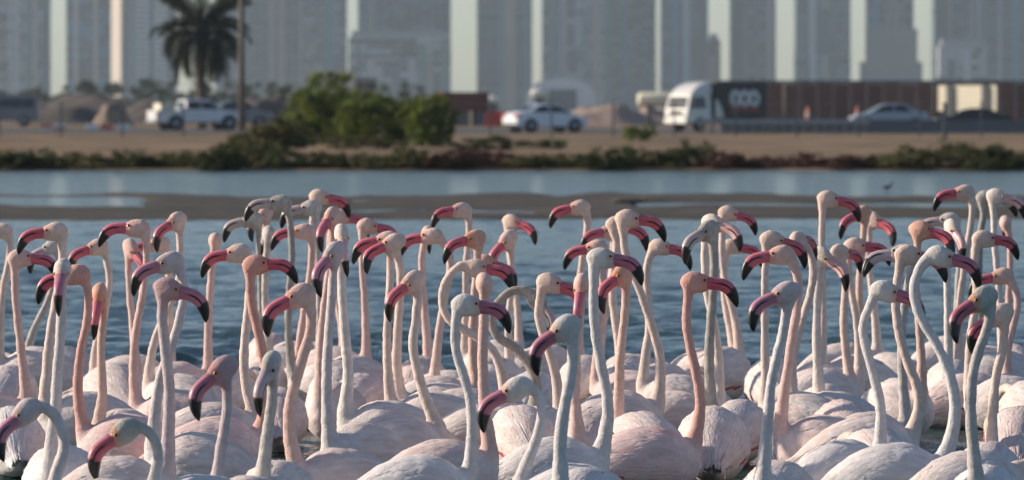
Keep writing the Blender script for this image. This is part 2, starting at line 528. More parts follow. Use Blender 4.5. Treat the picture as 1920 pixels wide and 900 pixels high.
L_green = mat_leaf('bush_leaves', (.042, .062, .012), (.24, .29, .045))
L_dark = mat_leaf('dark_leaves', (.020, .028, .010), (.075, .095, .028))
L_olive = mat_leaf('olive_leaves', (.045, .048, .016), (.15, .14, .050))
L_red = mat_leaf('reddish_leaves', (.045, .026, .020), (.14, .065, .052))
L_far = mat_leaf('far_leaves', (.03, .04, .022), (.09, .105, .06))
L_palm = mat_leaf('palm_leaflets', (.020, .024, .014), (.075, .080, .045))
M_bark = mat_plain('bark', (.13, .10, .075), .9, .3, 4, .6, 12)


def gz(x, y):
    return float(ground_z(np.array([x]), np.array([y]))[0])


def shrub(name, label, blobs_px, D, n, size, mat, seed, cat='bush', group=None, depth=1.0, stems=3):
    """blobs given as photo ellipses at distance D -> one crown standing on the ground"""
    s = F / D
    xs = [b[0] for b in blobs_px]; cx = (sum(xs) / len(xs) - 960) / s
    z0 = gz(cx, D)
    t = thing(name, label, cat, (cx, D, z0), 0, group)
    r = np.random.default_rng(seed)
    bl = []
    for (x, y, rx, ry) in blobs_px:
        p = P(x, y, D)
        bl.append((p.x - cx, r.uniform(-.3, .3) * depth, p.z - z0, rx / s, max(rx / s * .8, .3) * depth, ry / s))
    me = leaf_cloud('crown', bl, n, size, seed, clump=90 if n > 6000 else 45)
    link('crown', me, mat, t)
    for k in range(stems):
        b = bl[k % len(bl)]
        x0 = b[0] * .6 + r.uniform(-.1, .1)
        MB().tube([(x0, 0, -.05), ((x0 + b[0]) / 2, b[1] * .5, b[2] * .5), (b[0], b[1], b[2])], [.06 * min(1, b[5]), .045 * min(1, b[5]), .02], 6).obj('trunk', M_bark, t, True)
    return t


shrub('green_bush', 'tall bright green bush, highest of the clump on the sandy bank', [(640, 215, 46, 44), (610, 180, 52, 42), (575, 215, 42, 40), (630, 225, 48, 38), (560, 245, 36, 30), (595, 248, 60, 30), (650, 235, 40, 40)], 200, 30000, .065, L_green, 31, group='green bushes on the bank')
shrub('green_bush', 'rounded green bush in the middle of the clump', [(665, 225, 40, 40), (690, 205, 44, 32), (740, 210, 42, 34), (710, 238, 66, 38), (770, 225, 36, 40)], 197, 24000, .065, L_green, 32, group='green bushes on the bank')
shrub('green_bush', 'green bush nearest the red container at the end of the clump', [(785, 222, 36, 36), (815, 212, 40, 34), (830, 240, 28, 28), (800, 245, 40, 30)], 195, 15000, .065, L_green, 33, group='green bushes on the bank')
shrub('scrub_bush', 'straggly olive scrub sloping from the tall green bush', [(520, 250, 48, 26), (485, 268, 50, 26), (545, 270, 40, 20), (450, 282, 40, 18)], 170, 13000, .06, L_olive, 34, group='scrub along the bank')
shrub('scrub_bush', 'small olive scrub at the foot of the green bushes', [(640, 268, 36, 12), (690, 266, 40, 12), (735, 270, 30, 12)], 178, 3500, .05, L_olive, 35, group='scrub along the bank')
shrub('scrub_bush', 'small lone green shrub on sand before the truck', [(1195, 250, 30, 14), (1210, 246, 18, 12)], 230, 2500, .06, L_green, 36, group='scrub along the bank')
shrub('scrub_bush', 'dark low scrub on sand before the white sedan', [(930, 268, 45, 14), (880, 270, 40, 10), (1020, 271, 50, 9)], 175, 4500, .05, L_dark, 37, group='scrub along the bank')
# shore plants, clump by clump
SHORE = [
 (-10, 300, 60, 17, 'o'), (60, 297, 55, 17, 'd'), (150, 302, 60, 14, 'o'), (240, 301, 55, 15, 'd'), (330, 302, 60, 15, 'o'), (410, 297, 50, 21, 'd'),
 (475, 292, 50, 26, 'o'), (545, 302, 50, 17, 'd'), (620, 303, 50, 13, 'o'), (700, 303, 55, 14, 'o'), (770, 298, 50, 18, 'o'), (850, 300, 52, 17, 'r'),
 (920, 298, 50, 14, 'r'), (1000, 302, 50, 14, 'o'), (1070, 303, 50, 14, 'o'), (1140, 298, 50, 21, 'd'), (1210, 300, 50, 19, 'o'), (1290, 294, 48, 25, 'd'),
 (1360, 303, 50, 14, 'r'), (1440, 306, 55, 12, 'r'), (1510, 304, 50, 13, 'r'), (1590, 305, 55, 12, 'r'), (1650, 304, 50, 13, 'o'), (1710, 297, 52, 18, 'o'),
 (1790, 292, 58, 26, 'o'), (1860, 298, 52, 20, 'd'), (1925, 302, 50, 16, 'o')]
WHERE = ['where the frame cuts it below the minibus', 'below the soil bank and red-white barriers', 'below the gap between two red-white barriers', 'below the barriers left of the palm', 'below the pickup tailgate', 'below the wooden pole', 'at the foot of the olive scrub slope', 'just past the olive scrub slope', 'below the tallest green bush', 'below the middle green bush', 'below the join of the two right bushes', 'below the end bush of the green clump', 'below the rust red container', 'below the tail of the white sedan', 'below the front wheel of the white sedan', 'below the beige rubble heap', 'below the small lone green shrub', 'tallest mound, below the truck cab', 'below the dark truck box', 'below the guard rail start', 'below the first orange marker', 'below the second orange marker', 'below the nose of the silver car', 'below the tail of the silver car', 'highest mound, below the cream signboard', 'below the right post of the signboard', 'where the frame cuts it below the hoarding']
wd = {'o': ('olive', L_olive), 'd': ('dark green', L_dark), 'r': ('reddish', L_red)}
cnt = {}
for k, (x, y, rx, ry, c) in enumerate(SHORE):
    r = np.random.default_rng(60 + k)
    D = 140.7 + r.uniform(0, 1.6); ry *= 1.3; y -= 1
    bl = [(x, y + 4, rx * .8, ry), (x - rx * .55, y + 7, rx * .55, ry * .75), (x + rx * .6, y + 6, rx * .6, ry * .8), (x + r.uniform(-30, 30), y + 12, rx, ry * .6)]
    shrub('shore_shrub', 'low %s waterline shrub %s' % (wd[c][0], WHERE[k]), bl, D, 5900, .05, wd[c][1], 70 + k, 'shrub', '%s shrubs along the far waterline' % wd[c][0], 1.2, 1)
# far belt of trees
bl = []
r = np.random.default_rng(5)
for x in np.arange(-60, 580, 26):
    top = np.interp(x, [-60, 0, 60, 100, 160, 240, 330, 480, 560, 600], [186, 178, 160, 178, 152, 150, 156, 150, 152, 160]) + r.uniform(-4, 4)
    p = P(x, (top + 212) / 2, 1000); bl.append((p.x, 1000 + r.uniform(-15, 15), p.z, 3.2, 4, (212 - top) / 2 * 1000 / F))
for x in (720, 750, 780):
    p = P(x, 180, 1000); bl.append((p.x, 1000, p.z, 2.6, 3, 2.6 - abs(x - 750) * .02))
o = link('far_wood', leaf_cloud('far_wood', bl, 22000, .38, 6), L_far); o['kind'] = 'stuff'
tag(o, 'hazy belt of dark trees in front of the city', 'trees')


# ------------------------------------------------------------------ date palm
def palm():
    D = 372; s = F / D
    x0 = (377 - 960) / s; z0 = gz(x0, D)
    t = thing('date_palm', 'dark date palm with a drooping crown behind the pickup', 'palm tree', (x0, D, z0))
    zc = HC + (HY - 47) / s - z0
    r = np.random.default_rng(9)
    pts = [(0.06 * math.sin(k * .9), 0, zc * k / 9) for k in range(10)]
    rad = [.36, .32, .30, .29, .29, .29, .30, .32, .38, .45]
    tr = MB().tube(pts, rad, 12).obj('trunk', M_bark, t, True)
    scar = MB().box(-.10, .10, -.40, -.25, -.05, .07).mesh('leaf_scar'); scar.materials.append(M_bark)
    for k in range(46):
        a = k * 2.4; z = .4 + (zc - .6) * k / 46
        o = link('leaf_scar', scar, None, tr, loc=(0, 0, z)); o.rotation_euler = (0, 0, a)
    metas = []
    for v in range(4):
        L = 3.35; n = 15; V = []; Q = []; C = []
        droop = (.9, 1.4, 2.0, 2.3)[v]; rise = (1.15, .7, .25, -.40)[v]
        pts = []; x = z = 0.0; ang = rise
        for i in range(n):
            pts.append((x, z)); x += L / n * math.cos(ang); z += L / n * math.sin(ang); ang -= droop / n * (1 + i / n)
            ang = max(ang, -1.5)
        for i in range(n - 1):
            b = len(V); w_ = .05 * (1 - i / n) + .012
            V += [(pts[i][0], -w_, pts[i][1]), (pts[i][0], w_, pts[i][1]), (pts[i+1][0], w_, pts[i+1][1]), (pts[i+1][0], -w_, pts[i+1][1])]
            Q.append((b, b+1, b+2, b+3)); C += [.5] * 4
            if i > 1:
                for sg in (-1, 1):
                    for m in range(4):
                        f = m / 4; px_ = pts[i][0] * (1-f) + pts[i+1][0] * f; pz = pts[i][1] * (1-f) + pts[i+1][1] * f
                        ll = .62 * math.sin(math.pi * (i + f) / n) ** .6 + .1
                        dx = ll * .5; dy = sg * ll * r.uniform(.45, .75); dz = -ll * r.uniform(.1, .55)
                        b = len(V)
                        V += [(px_ - .02, 0, pz), (px_ + .05, 0, pz), (px_ + dx, dy, pz + dz), (px_ + dx - .02, dy, pz + dz - .02)]
                        Q.append((b, b+1, b+2, b+3)); C += [r.random()] * 4
        me = mesh_np('frond', np.array(V), np.array(Q)); set_col(me, np.array(C)[:, None] * np.ones((1, 3))); me.materials.append(L_palm)
        metas.append(me)
    for k in range(112):
        v = min(3, int(k / 112 * 4)); a = k * 2.39996 + r.uniform(-.2, .2)
        o = link('frond', metas[v], None, t, loc=(.2 * math.cos(a), .2 * math.sin(a), zc - v * .18))
        o.rotation_euler = (r.uniform(-.2, .2), r.uniform(-.15, .25), a); sc = r.uniform(.75, 1.15); o.scale = (sc, sc, sc)


palm()

# ------------------------------------------------------------------ road and roadside
M_asph = mat_plain('asphalt', (.060, .058, .056), .85, .2, .5, .3, 30)
def strip(name, y0, y1, z, mat, x=70, slope=0.0):
    me = mesh_from(name, [(-x, y0 - slope * x, z), (x, y0 + slope * x, z), (x, y1 + slope * x, z), (-x, y1 - slope * x, z)], [(0, 1, 2, 3)])
    o = link(name, me, mat); o['kind'] = 'structure'
    return o


GZ = gz(0, 330)
strip('road', 298, 372, GZ + .012, M_asph, slope=.0)
M_white = mat_plain('white_paint', (.72, .71, .68), .5, .05)
for yy in (316, 334, 352):
    strip('lane_line', yy, yy + .25, GZ + .018, M_white)
M_conc = mat_plain('grey_concrete', (.13, .135, .145), .9, .15, .6, .3, 8)
M_steel = mat_plain('galvanised_steel', (.30, .31, .32), .45, .1, 2, metal=.6)
M_wood = mat_plain('weathered_wood', (.26, .21, .16), .85, .25, 3, .4, 20)
M_red = mat_plain('red_plastic', (.45, .05, .035), .5, .1)
M_orange = mat_plain('orange_plastic', (.60, .20, .12), .5, .1)
M_creamp = mat_plain('cream_paint', (.74, .68, .52), .55, .06)
M_black = mat_plain('black_rubber', (.015, .015, .016), .8, .2)
M_glass = mat_plain('window_glass', (.018, .024, .030), .08, .1, spec=.6)
M_carw = mat_plain('white_car_paint', (.66, .68, .72), .28, .03, coat=.4)
M_cars = mat_plain('silver_car_paint', (.36, .40, .46), .3, .03, coat=.4)
M_cabw = mat_plain('white_cab_paint', (.68, .67, .63), .35, .04, coat=.3)
M_box = mat_plain('dark_box_side', (.030, .026, .026), .5, .2)
M_lamp = mat_plain('red_lamp', (.5, .03, .03), .2, .05)
M_hub = mat_plain('wheel_rim', (.30, .31, .33), .4, .1, metal=.5)

# wooden pole
x, D = (453 - 960), 340
s = F / D
t = thing('utility_pole', 'tall wooden utility pole in front of the palm', 'pole', (x / s, D, gz(x / s, D) - .1))
MB().tube([(0, 0, 0), (0, 0, 4), (0, 0, 9.0)], [.19, .17, .14], 12).obj('shaft', mat_plain('dark_pole_wood', (.13, .105, .085), .85, .3, 2, .4, 20), t, True)
MB().box(-1.1, 1.1, -.06, .06, 8.3, 8.45).obj('crossarm', M_wood, t)
for xx in (-.9, 0, .9):
    MB().tube([(xx, 0, 8.45), (xx, 0, 8.7)], [.05, .04], 8).obj('insulator', M_conc, t, True)

# fence posts on the sand with wires
t = thing('wire_fence', 'thin wire fence on sand along the road edge', 'fence', (0, 262, gz(0, 262)))
post = MB().box(-.035, .035, -.035, .035, -.1, 1.55).mesh('post'); post.materials.append(M_conc)
for x in np.arange(-24.5, 25, 2.62):
    link('post', post, None, t, loc=(float(x), 0, 0))
for z in (.5, 1.0, 1.45):
    MB().tube([(-25, 0, z), (25, 0, z)], .004, 4).obj('wire', M_steel, t)
p = P(1772, 205, 230)
t = thing('sign_post', 'single dark square post standing on the sand at right', 'post', (p.x, 230, gz(p.x, 230)))
MB().box(-.07, .07, -.07, .07, -.1, 1.35).obj('shaft', M_conc, t)
MB().box(-.1, .1, -.1, .1, 1.35, 1.4).obj('cap', M_conc, t)

# concrete barrier on the right: one block after the other
jb = [(-.30, 0), (.30, 0), (.30, .08), (.13, .30), (.09, .72), (-.09, .72), (-.13, .30), (-.30, .08)]
me = MB(); me.v = []
jm = MB()
b0 = []
for yv in (-1.18, 1.18):
    b0 += [(yv, q[0], q[1]) for q in jb]
jm.v = b0; n8 = len(jb)
jm.f = [tuple(range(n8)), tuple(range(n8, 2 * n8))[::-1]] + [(i, (i + 1) % n8, n8 + (i + 1) % n8, n8 + i) for i in range(n8)]
JB = jm.mesh('concrete_block', bevel=.01); JB.materials.append(M_conc)
t = thing('road_barrier', 'long dark concrete barrier hiding the lower half of the silver car', 'barrier', (P(1760, 205, 303).x, 303, GZ))
for k in range(-4, 8):
    o = link('concrete_block', JB, None, t, loc=(k * 2.4, 0, 0)); o.scale = (1, 1, .93)
t = thing('guard_rail', 'steel guard rail with pale posts beside the truck', 'guard rail', (P(1470, 205, 300).x, 300, GZ))
MB().box(-4.2, 4.2, -.04, .04, .45, .70).obj('rail', M_steel, t, bevel=.02)
gp = MB().box(-.06, .06, .04, .16, -.05, .68).mesh('post'); gp.materials.append(M_wood)
for k in range(-8, 9):
    link('post', gp, None, t, loc=(k * .5, 0, 0))
# red and white plastic barriers at left
for k, px_ in enumerate((86, 112, 172, 200, 232)):
    p = P(px_, 205, 352)
    t = thing('plastic_barrier', 'red and white plastic road barrier on the verge left of the pickup', 'barrier', (p.x, 352, GZ + .01), 0, 'red and white barriers by the road')
    MB().prism([(-.38, 0), (.38, 0), (.36, .10), (-.36, .10)], -.2, .2).obj('foot', M_red if k % 2 else M_white, t)
    MB().prism([(-.36, .10), (.36, .10), (.30, .34), (-.30, .34)], -.12, .12).obj('panel', M_white if k % 3 else M_orange, t, bevel=.02)
# brown hoarding, sheet after sheet
D = 455; s = F / D
t = thing('hoarding', 'long red-brown site hoarding of upright sheets below the towers', 'fence', (P(1660, 205, D).x, D, gz(0, D)))
hm = [mat_plain('hoarding_sheet', c, .8, .15, .8) for c in ((.18, .098, .080), (.155, .088, .074), (.20, .108, .088))]
r = np.random.default_rng(2)
sheets = []
for q in range(3):
    mb = MB().box(-.60, .60, -.03, .03, 0, 2.85)
    for xx in (-.4, -.2, 0, .2, .4):
        mb.box(xx - .03, xx + .03, -.07, -.03, 0, 2.85)
    m_ = mb.mesh('sheet'); m_.materials.append(hm[q]); sheets.append(m_)
for k in range(-8, 20):
    o = link('sheet', sheets[int(r.integers(3))], None, t, loc=(k * 1.23 - 2.0, float(r.uniform(-.02, .02)), .25 + float(r.uniform(-.04, .04))))
MB().box(-12.2, 22.0, -.06, .06, 3.12, 3.32).obj('top_rail', M_conc, t)
MB().box(-12.2, 22.0, .06, .16, .0, .3).obj('kick_board', M_conc, t)
# signboard
D = 405; s = F / D
t = thing('signboard', 'big blank cream signboard on two dark posts before the hoarding', 'sign', (P(1814, 205, D).x, D, GZ), math.radians(-38))
z0 = HC - 3 / s - GZ; z1 = HC + 45 / s - GZ
MB().box(-2.3, 2.3, -.04, .04, z0, z1).obj('panel', M_creamp, t, bevel=.01)
for x in (-1.35, 1.45):
    MB().box(x - .2, x + .2, -.24, -.05, -.1, z1 + .02).obj('post', M_conc, t)
# cones and orange posts
for x in (1514, 1607):
    p = P(x, 205, 430)
    t = thing('safety_marker', 'orange marker post by the hoarding, ' + ('nearer the truck' if x < 1550 else 'nearer the silver car'), 'marker', (p.x, 430, gz(p.x, 430)), 0, 'orange marker posts')
    MB().tube([(0, 0, 0), (0, 0, .06), (0, 0, .07), (.04, 0, 1.35)], [.3, .28, .17, .11], 10).obj('cone', M_orange, t, True)
    MB().tube([(.018, 0, .7), (.025, 0, .95)], [.150, .140], 10).obj('white_band', M_white, t, True)
# mesh barriers / rubble heaps
M_rub = mat_plain('rubble', (.34, .25, .20), .95, .25, 1.2, 1.0, 6)
M_soil = mat_plain('dark_soil', (.10, .085, .075), .95, .3, 1.2, 1.0, 6)
def heap(label, x, ytop, w, D, seed, mat=None):
    s = F / D; p = P(x, 205, D); z0 = gz(p.x, D)
    h = HC + (HY - ytop) / s - z0; W = w / s / 2
    n = 26; u = np.linspace(-1, 1, n); X, Y = np.meshgrid(u, u); rr = np.sqrt(X**2 + Y**2)
    nz = VNoise(seed)
    Z = h * .95 * smooth(0, 1, np.clip((1 - rr) * 1.5, 0, 1)) * (1 + .55 * nz.fbm(X * 3.5 + 9, Y * 3.5 + 9, 4)) - .05
    o = link('rubble_heap', grid_mesh('rubble_heap', X * W, Y * W * .8, Z, True), mat or M_rub, None, (p.x, D, z0))
    tag(o, label, 'heap', 'heaps of sand and rubble')


heap('beige rubble heap between the sedan and the truck', 1130, 200, 260, 445, 41)
heap('low rubble heap touching the cream tank', 1240, 202, 170, 450, 42)
heap('sand heap behind the white barriers', 212, 194, 90, 455, 43, mat_plain('brown_sand', (.22, .17, .135), .95, .25, 1.2, 1.0, 6))
heap('long dark soil bank behind the sand heap', 210, 183, 420, 520, 47, M_soil)
heap('brown sand heap behind the pickup cab', 500, 182, 190, 480, 44, M_soil)
heap('broad dark soil heap along the road left of the pickup', 330, 192, 330, 500, 45, M_soil)
heap('soil heap next to the minibus', 110, 200, 260, 490, 46, M_soil)
# cream tank
D = 425; s = F / D; p = P(1250, 205, D); z0 = gz(p.x, D)
t = thing('storage_tank', 'long cream cylindrical tank lying behind the truck cab', 'tank', (p.x, D, z0))
rr = 14 / s; zc = HC + 18 / s - z0; L = 55 / s
MB().tube([(-L, 0, zc), (-L + .08, 0, zc), (-L + .25, 0, zc), (L - .25, 0, zc), (L - .08, 0, zc), (L, 0, zc)], [rr * .55, rr * .85, rr, rr, rr * .85, rr * .55], 20).obj('shell', M_creamp, t, True)
for x in (-L * .6, L * .6):
    MB().box(x - .15, x + .15, -rr * .8, rr * .8, 0, zc - rr * .55).obj('saddle', M_conc, t)
# red container and friends
D = 430; s = F / D
p = P(868, 205, D); z0 = gz(p.x, D)
t = thing('shipping_container', 'rust red container raised on grey blocks right of the bushes', 'container', (p.x, D, z0), math.radians(8))
zb = HC - 3 / s - z0; zt = HC + 32 / s - z0; w = 45 / s
MB().box(-w, w, -1.2, 1.2, zb, zt).obj('shell', mat_plain('rust_red', (.15, .055, .045), .7, .2, 1), t, bevel=.03)
rib = MB().box(-.06, .06, -1.26, -1.2, zb + .08, zt - .08).mesh('rib'); rib.materials.append(bpy.data.materials['rust_red'])
for k in range(10):
    link('rib', rib, None, t, loc=(-w + .18 + k * (2 * w - .36) / 9, 0, 0))
MB().box(-w - .05, -w + .16, -1.22, 1.22, zb, zt + .03).obj('end_frame', M_orange, t)
for x in (-w * .1, w * .75):
    MB().box(x - .5, x + .5, -1.0, 1.0, -.05, zb).obj('support_block', M_conc, t)
p = P(936, 205, 420)
t = thing('water_barrier', 'solid red plastic barrier between container and sedan', 'barrier', (p.x, 420, gz(p.x, 420)))
MB().prism([(-1.0, 0), (1.0, 0), (.95, .45), (.9, 1.05), (-.9, 1.05), (-.95, .45)], -.25, .25).obj('shell', M_red, t, bevel=.03)
MB().box(-.7, .7, -.28, -.26, .3, .5).obj('slot', M_red, t)
for x, y, w in ((926, 190, 14), (1012, 178, 17)):
    D = 700; p = P(x, y, D)
    t = thing('site_tank', 'small white site tank ' + ('above the red plastic barrier' if x < 970 else 'above the roof of the white sedan'), 'tank', (p.x, D, .17), 0, 'white tanks on the building site')
    rw = w * D / F
    MB().tube([(-rw, 0, p.z), (-rw * .8, 0, p.z), (rw * .8, 0, p.z), (rw, 0, p.z)], [rw * .25, rw * .55, rw * .55, rw * .25], 14).obj('shell', M_cabw, t, True)
    MB().box(-rw * .5, rw * .5, -.3, .3, -.1, p.z - .17).obj('stand', M_conc, t)
# small cream house behind the bushes
D = 520; s = F / D
p = P(645, 205, D); z0 = gz(p.x, D)
t = thing('site_hut', 'small flat-roofed cream building behind the tall green bush', 'building', (p.x, D, z0))
h1 = HC + (205 - 138) / s - z0; h2 = HC + (205 - 146) / s - z0
MB().box(-70 / s, 20 / s, 0, 5, 0, h1).obj('wall', M_creamp, t)
MB().box(20 / s, 60 / s, .4, 5, 0, h2).obj('annexe', mat_plain('grey_render', (.34, .31, .27), .85, .1), t)
MB().box(-72 / s, 22 / s, -.15, 5.15, h1, h1 + .2).obj('roof', M_creamp, t)
for x in (28, 42, 52):
    MB().box(x / s, (x + 7) / s, .34, .44, h2 - 1.0, h2 - .45).obj('window', M_glass, t)


# ------------------------------------------------------------------ vehicles
def wheel(t, x, y, r_=.32, w=.2):
    w0 = link('wheel', MB().tube([(0, -w/2, 0), (0, -w/2 + .03, 0), (0, w/2 - .03, 0), (0, w/2, 0)], [r_ * .9, r_, r_, r_ * .9], 20).mesh('wheel', True), M_black, t, loc=(x, y, r_))
    MB().tube([(0, -w/2 - .012, 0), (0, w/2 + .012, 0)], [r_ * .62, r_ * .62], 14).obj('rim', M_hub, w0, True)


def hull(t, prof, hw, mat, name='body', top=None, zlo=.9, ztop=1.45, tuck=.22):
    """side profile extruded to a car hull; width draws in above the waist"""
    def yw(z):
        return hw - tuck * np.clip((z - zlo) / (ztop - zlo), 0, 1)
    n = len(prof); mb = MB()
    rows = [(-1, .0, .93), (-1, .04, 1.0), (1, .04, 1.0), (1, 0, .93)]
    cx = sum(p[0] for p in prof) / n; cz = sum(p[1] for p in prof) / n
    for sg, dy, k in ((-1, 0, .965), (-1, .07, 1.0), (1, .07, 1.0), (1, 0, .965)):
        for (x, z) in prof:
            mb.v.append((cx + (x - cx) * k, sg * (yw(z) - dy), cz + (z - cz) * k))
    for a in range(3):
        for i in range(n):
            j = (i + 1) % n
            mb.f.append((a*n + i, a*n + j, (a+1)*n + j, (a+1)*n + i))
    mb.f.append(tuple(range(n))[::-1]); mb.f.append(tuple(range(3*n, 4*n)))
    o = mb.obj(name, mat, t, False)
    return o, yw


def side_glass(t, yw, polys, name='side_window'):
    for poly in polys:
        for sg in (-1, 1):
            mb = MB()
            mb.v = [(x, sg * (yw(z) + .006), z) for x, z in poly] + [(x, sg * (yw(z) - .03), z) for x, z in poly]
            n = len(poly)
            mb.f = [tuple(range(n)), tuple(range(n, 2*n))[::-1]] + [(i, n + i, n + (i+1) % n, (i+1) % n) for i in range(n)]
            mb.obj(name, M_glass, t)


def cross_glass(t, a, b, ya, yb, name):
    """windscreen between profile points a (low) and b (high)"""
    ax, az = a; bx, bz = b
    d = Vector((bz - az, 0, -(bx - ax))).normalized()
    if d.z < 0:
        d = -d
    mb = MB()
    o_ = d * .012
    v = [Vector((ax, -ya, az)), Vector((ax, ya, az)), Vector((bx, yb, bz)), Vector((bx, -yb, bz))]
    mb.v = [tuple(p + o_) for p in v] + [tuple(p - d * .03) for p in v]
    mb.f = [(0, 1, 2, 3), (7, 6, 5, 4), (0, 4, 5, 1), (1, 5, 6, 2), (2, 6, 7, 3), (3, 7, 4, 0)]
    mb.obj(name, M_glass, t)


def sedan(label, px_, D, yaw, paint, L=4.4, H=1.46):
    p = P(px_, 205, D)
    t = thing('sedan_car', label, 'car', (p.x, D, GZ + .014), math.radians(yaw))
    k = L / 4.5; v = H / 1.47
    prof = [(-2.15*k, .26*v), (-2.24*k, .55*v), (-2.2*k, .90*v), (-2.05*k, 1.02*v), (-1.55*k, 1.06*v), (-.85*k, 1.40*v), (-.35*k, 1.47*v), (.2*k, 1.45*v), (.6*k, 1.36*v), (1.3*k, .98*v), (2.0*k, .82*v), (2.22*k, .62*v), (2.2*k, .28*v)]
    o, yw = hull(t, prof, .87, paint, zlo=.92*v, ztop=1.47*v)
    side_glass(t, yw, [[(-1.2*k, 1.05*v), (-.2*k, 1.05*v), (-.2*k, 1.38*v), (-.75*k, 1.36*v)], [(-.12*k, 1.05*v), (1.02*k, 1.03*v), (.5*k, 1.34*v), (-.12*k, 1.38*v)]])
    cross_glass(t, (1.26*k, 1.0*v), (.62*k, 1.34*v), .70, .58, 'windscreen')
    cross_glass(t, (-1.50*k, 1.08*v), (-.88*k, 1.385*v), .68, .58, 'rear_window')
    for x in (-1.35*k, 1.38*k):
        for sg in (-1, 1):
            MB().tube([(x, sg * .80, .33), (x, sg * .885, .33)], [.385, .385], 20).obj('wheel_arch', M_black, t)
            wheel(t, x, sg * .80, .32, .2)
    for sg in (-1, 1):
        MB().box(-2.27*k, -2.1*k, sg * .72 - .16, sg * .72 + .16, .78*v, .95*v).obj('tail_light', M_lamp, t, bevel=.02)
        MB().box(2.0*k, 2.2*k, sg * .66 - .2, sg * .66 + .2, .62*v, .76*v).obj('headlight', M_white, t, bevel=.02)
        MB().box(.95*k, 1.1*k, sg * .86, sg * 1.0, .98*v, 1.10*v).obj('mirror', paint, t, bevel=.02)
        MB().box(-.3*k, -.12*k, sg * .872 - .01, sg * .872 + .012, .86*v, .89*v).obj('door_handle', paint, t)
    MB().box(-2.29*k, -2.1*k, -.8, .8, .30*v, .42*v).obj('rear_bumper', M_black, t, bevel=.02)
    return t


sedan('white sedan driving right away from us on the road', 1022, 312, 27, M_carw, 4.1, 1.44)
sedan('silver car half hidden behind the concrete barrier', 1668, 330, 183, M_cars, 4.3, 1.48)
p = P(1828, 205, 345)
sedan('dark car roof just showing over the barrier below the signboard', 1825, 338, 180, M_box, 4.4, 1.24)
sedan('grey car parked beyond the pickup, partly behind the wooden pole', 446, 405, 8, mat_plain('grey_car_paint', (.16, .18, .21), .35, .03, coat=.4), 4.5, 1.75)


def pickup():
    D = 344; p = P(368, 205, D)
    t = thing('pickup_truck', 'white double-cab pickup heading right below the palm', 'pickup', (p.x, D, GZ + .014), math.radians(22))
    prof = [(-2.55, .42), (-2.6, .62), (-2.58, 1.08), (-.95, 1.10), (-.88, 1.68), (-.7, 1.74), (.45, 1.72), (.68, 1.62), (1.28, 1.12), (2.35, 1.00), (2.55, .82), (2.55, .42)]
    o, yw = hull(t, prof, .90, M_carw, zlo=1.08, ztop=1.74, tuck=.17)
    side_glass(t, yw, [[(-.80, 1.18), (-.02, 1.18), (-.02, 1.62), (-.74, 1.62)], [(.05, 1.18), (1.05, 1.16), (.62, 1.58), (.05, 1.62)]])
    cross_glass(t, (1.24, 1.15), (.70, 1.60), .74, .64, 'windscreen')
    cross_glass(t, (-.935, 1.2), (-.885, 1.62), .66, .60, 'rear_window')
    MB().box(-2.5, -1.0, -.78, .78, 1.095, 1.12).obj('bed_floor', M_box, t)
    MB().box(-2.64, -2.585, -.82, .82, .62, 1.10).obj('tailgate', M_carw, t, bevel=.015)
    MB().box(-2.72, -2.5, -.86, .86, .42, .58).obj('rear_bumper', M_steel, t, bevel=.02)
    for x in (-1.5, 1.65):
        for sg in (-1, 1):
            MB().tube([(x, sg * .82, .40), (x, sg * .915, .40)], [.46, .46], 20).obj('wheel_arch', M_black, t)
            wheel(t, x, sg * .83, .38, .24)
    for sg in (-1, 1):
        MB().box(-2.63, -2.5, sg * .84 - .08, sg * .84 + .07, .70, 1.02).obj('tail_light', M_lamp, t, bevel=.01)
        MB().box(2.35, 2.58, sg * .68 - .18, sg * .68 + .18, .72, .90).obj('headlight', M_white, t, bevel=.02)
        MB().box(1.0, 1.14, sg * .9, sg * 1.06, 1.16, 1.34).obj('mirror', M_carw, t, bevel=.02)
    c = thing('tool_crate', 'white tool crate in the bed of the pickup', 'crate', (p.x - 1.9 * math.cos(math.radians(22)), D - 1.9 * math.sin(math.radians(22)), GZ + 1.13), math.radians(22))
    MB().box(-.42, .42, -.6, .6, 0, .34).obj('box', M_creamp, c, bevel=.02)
    MB().box(-.44, .44, -.62, .62, .34, .40).obj('lid', M_white, c, bevel=.01)


pickup()


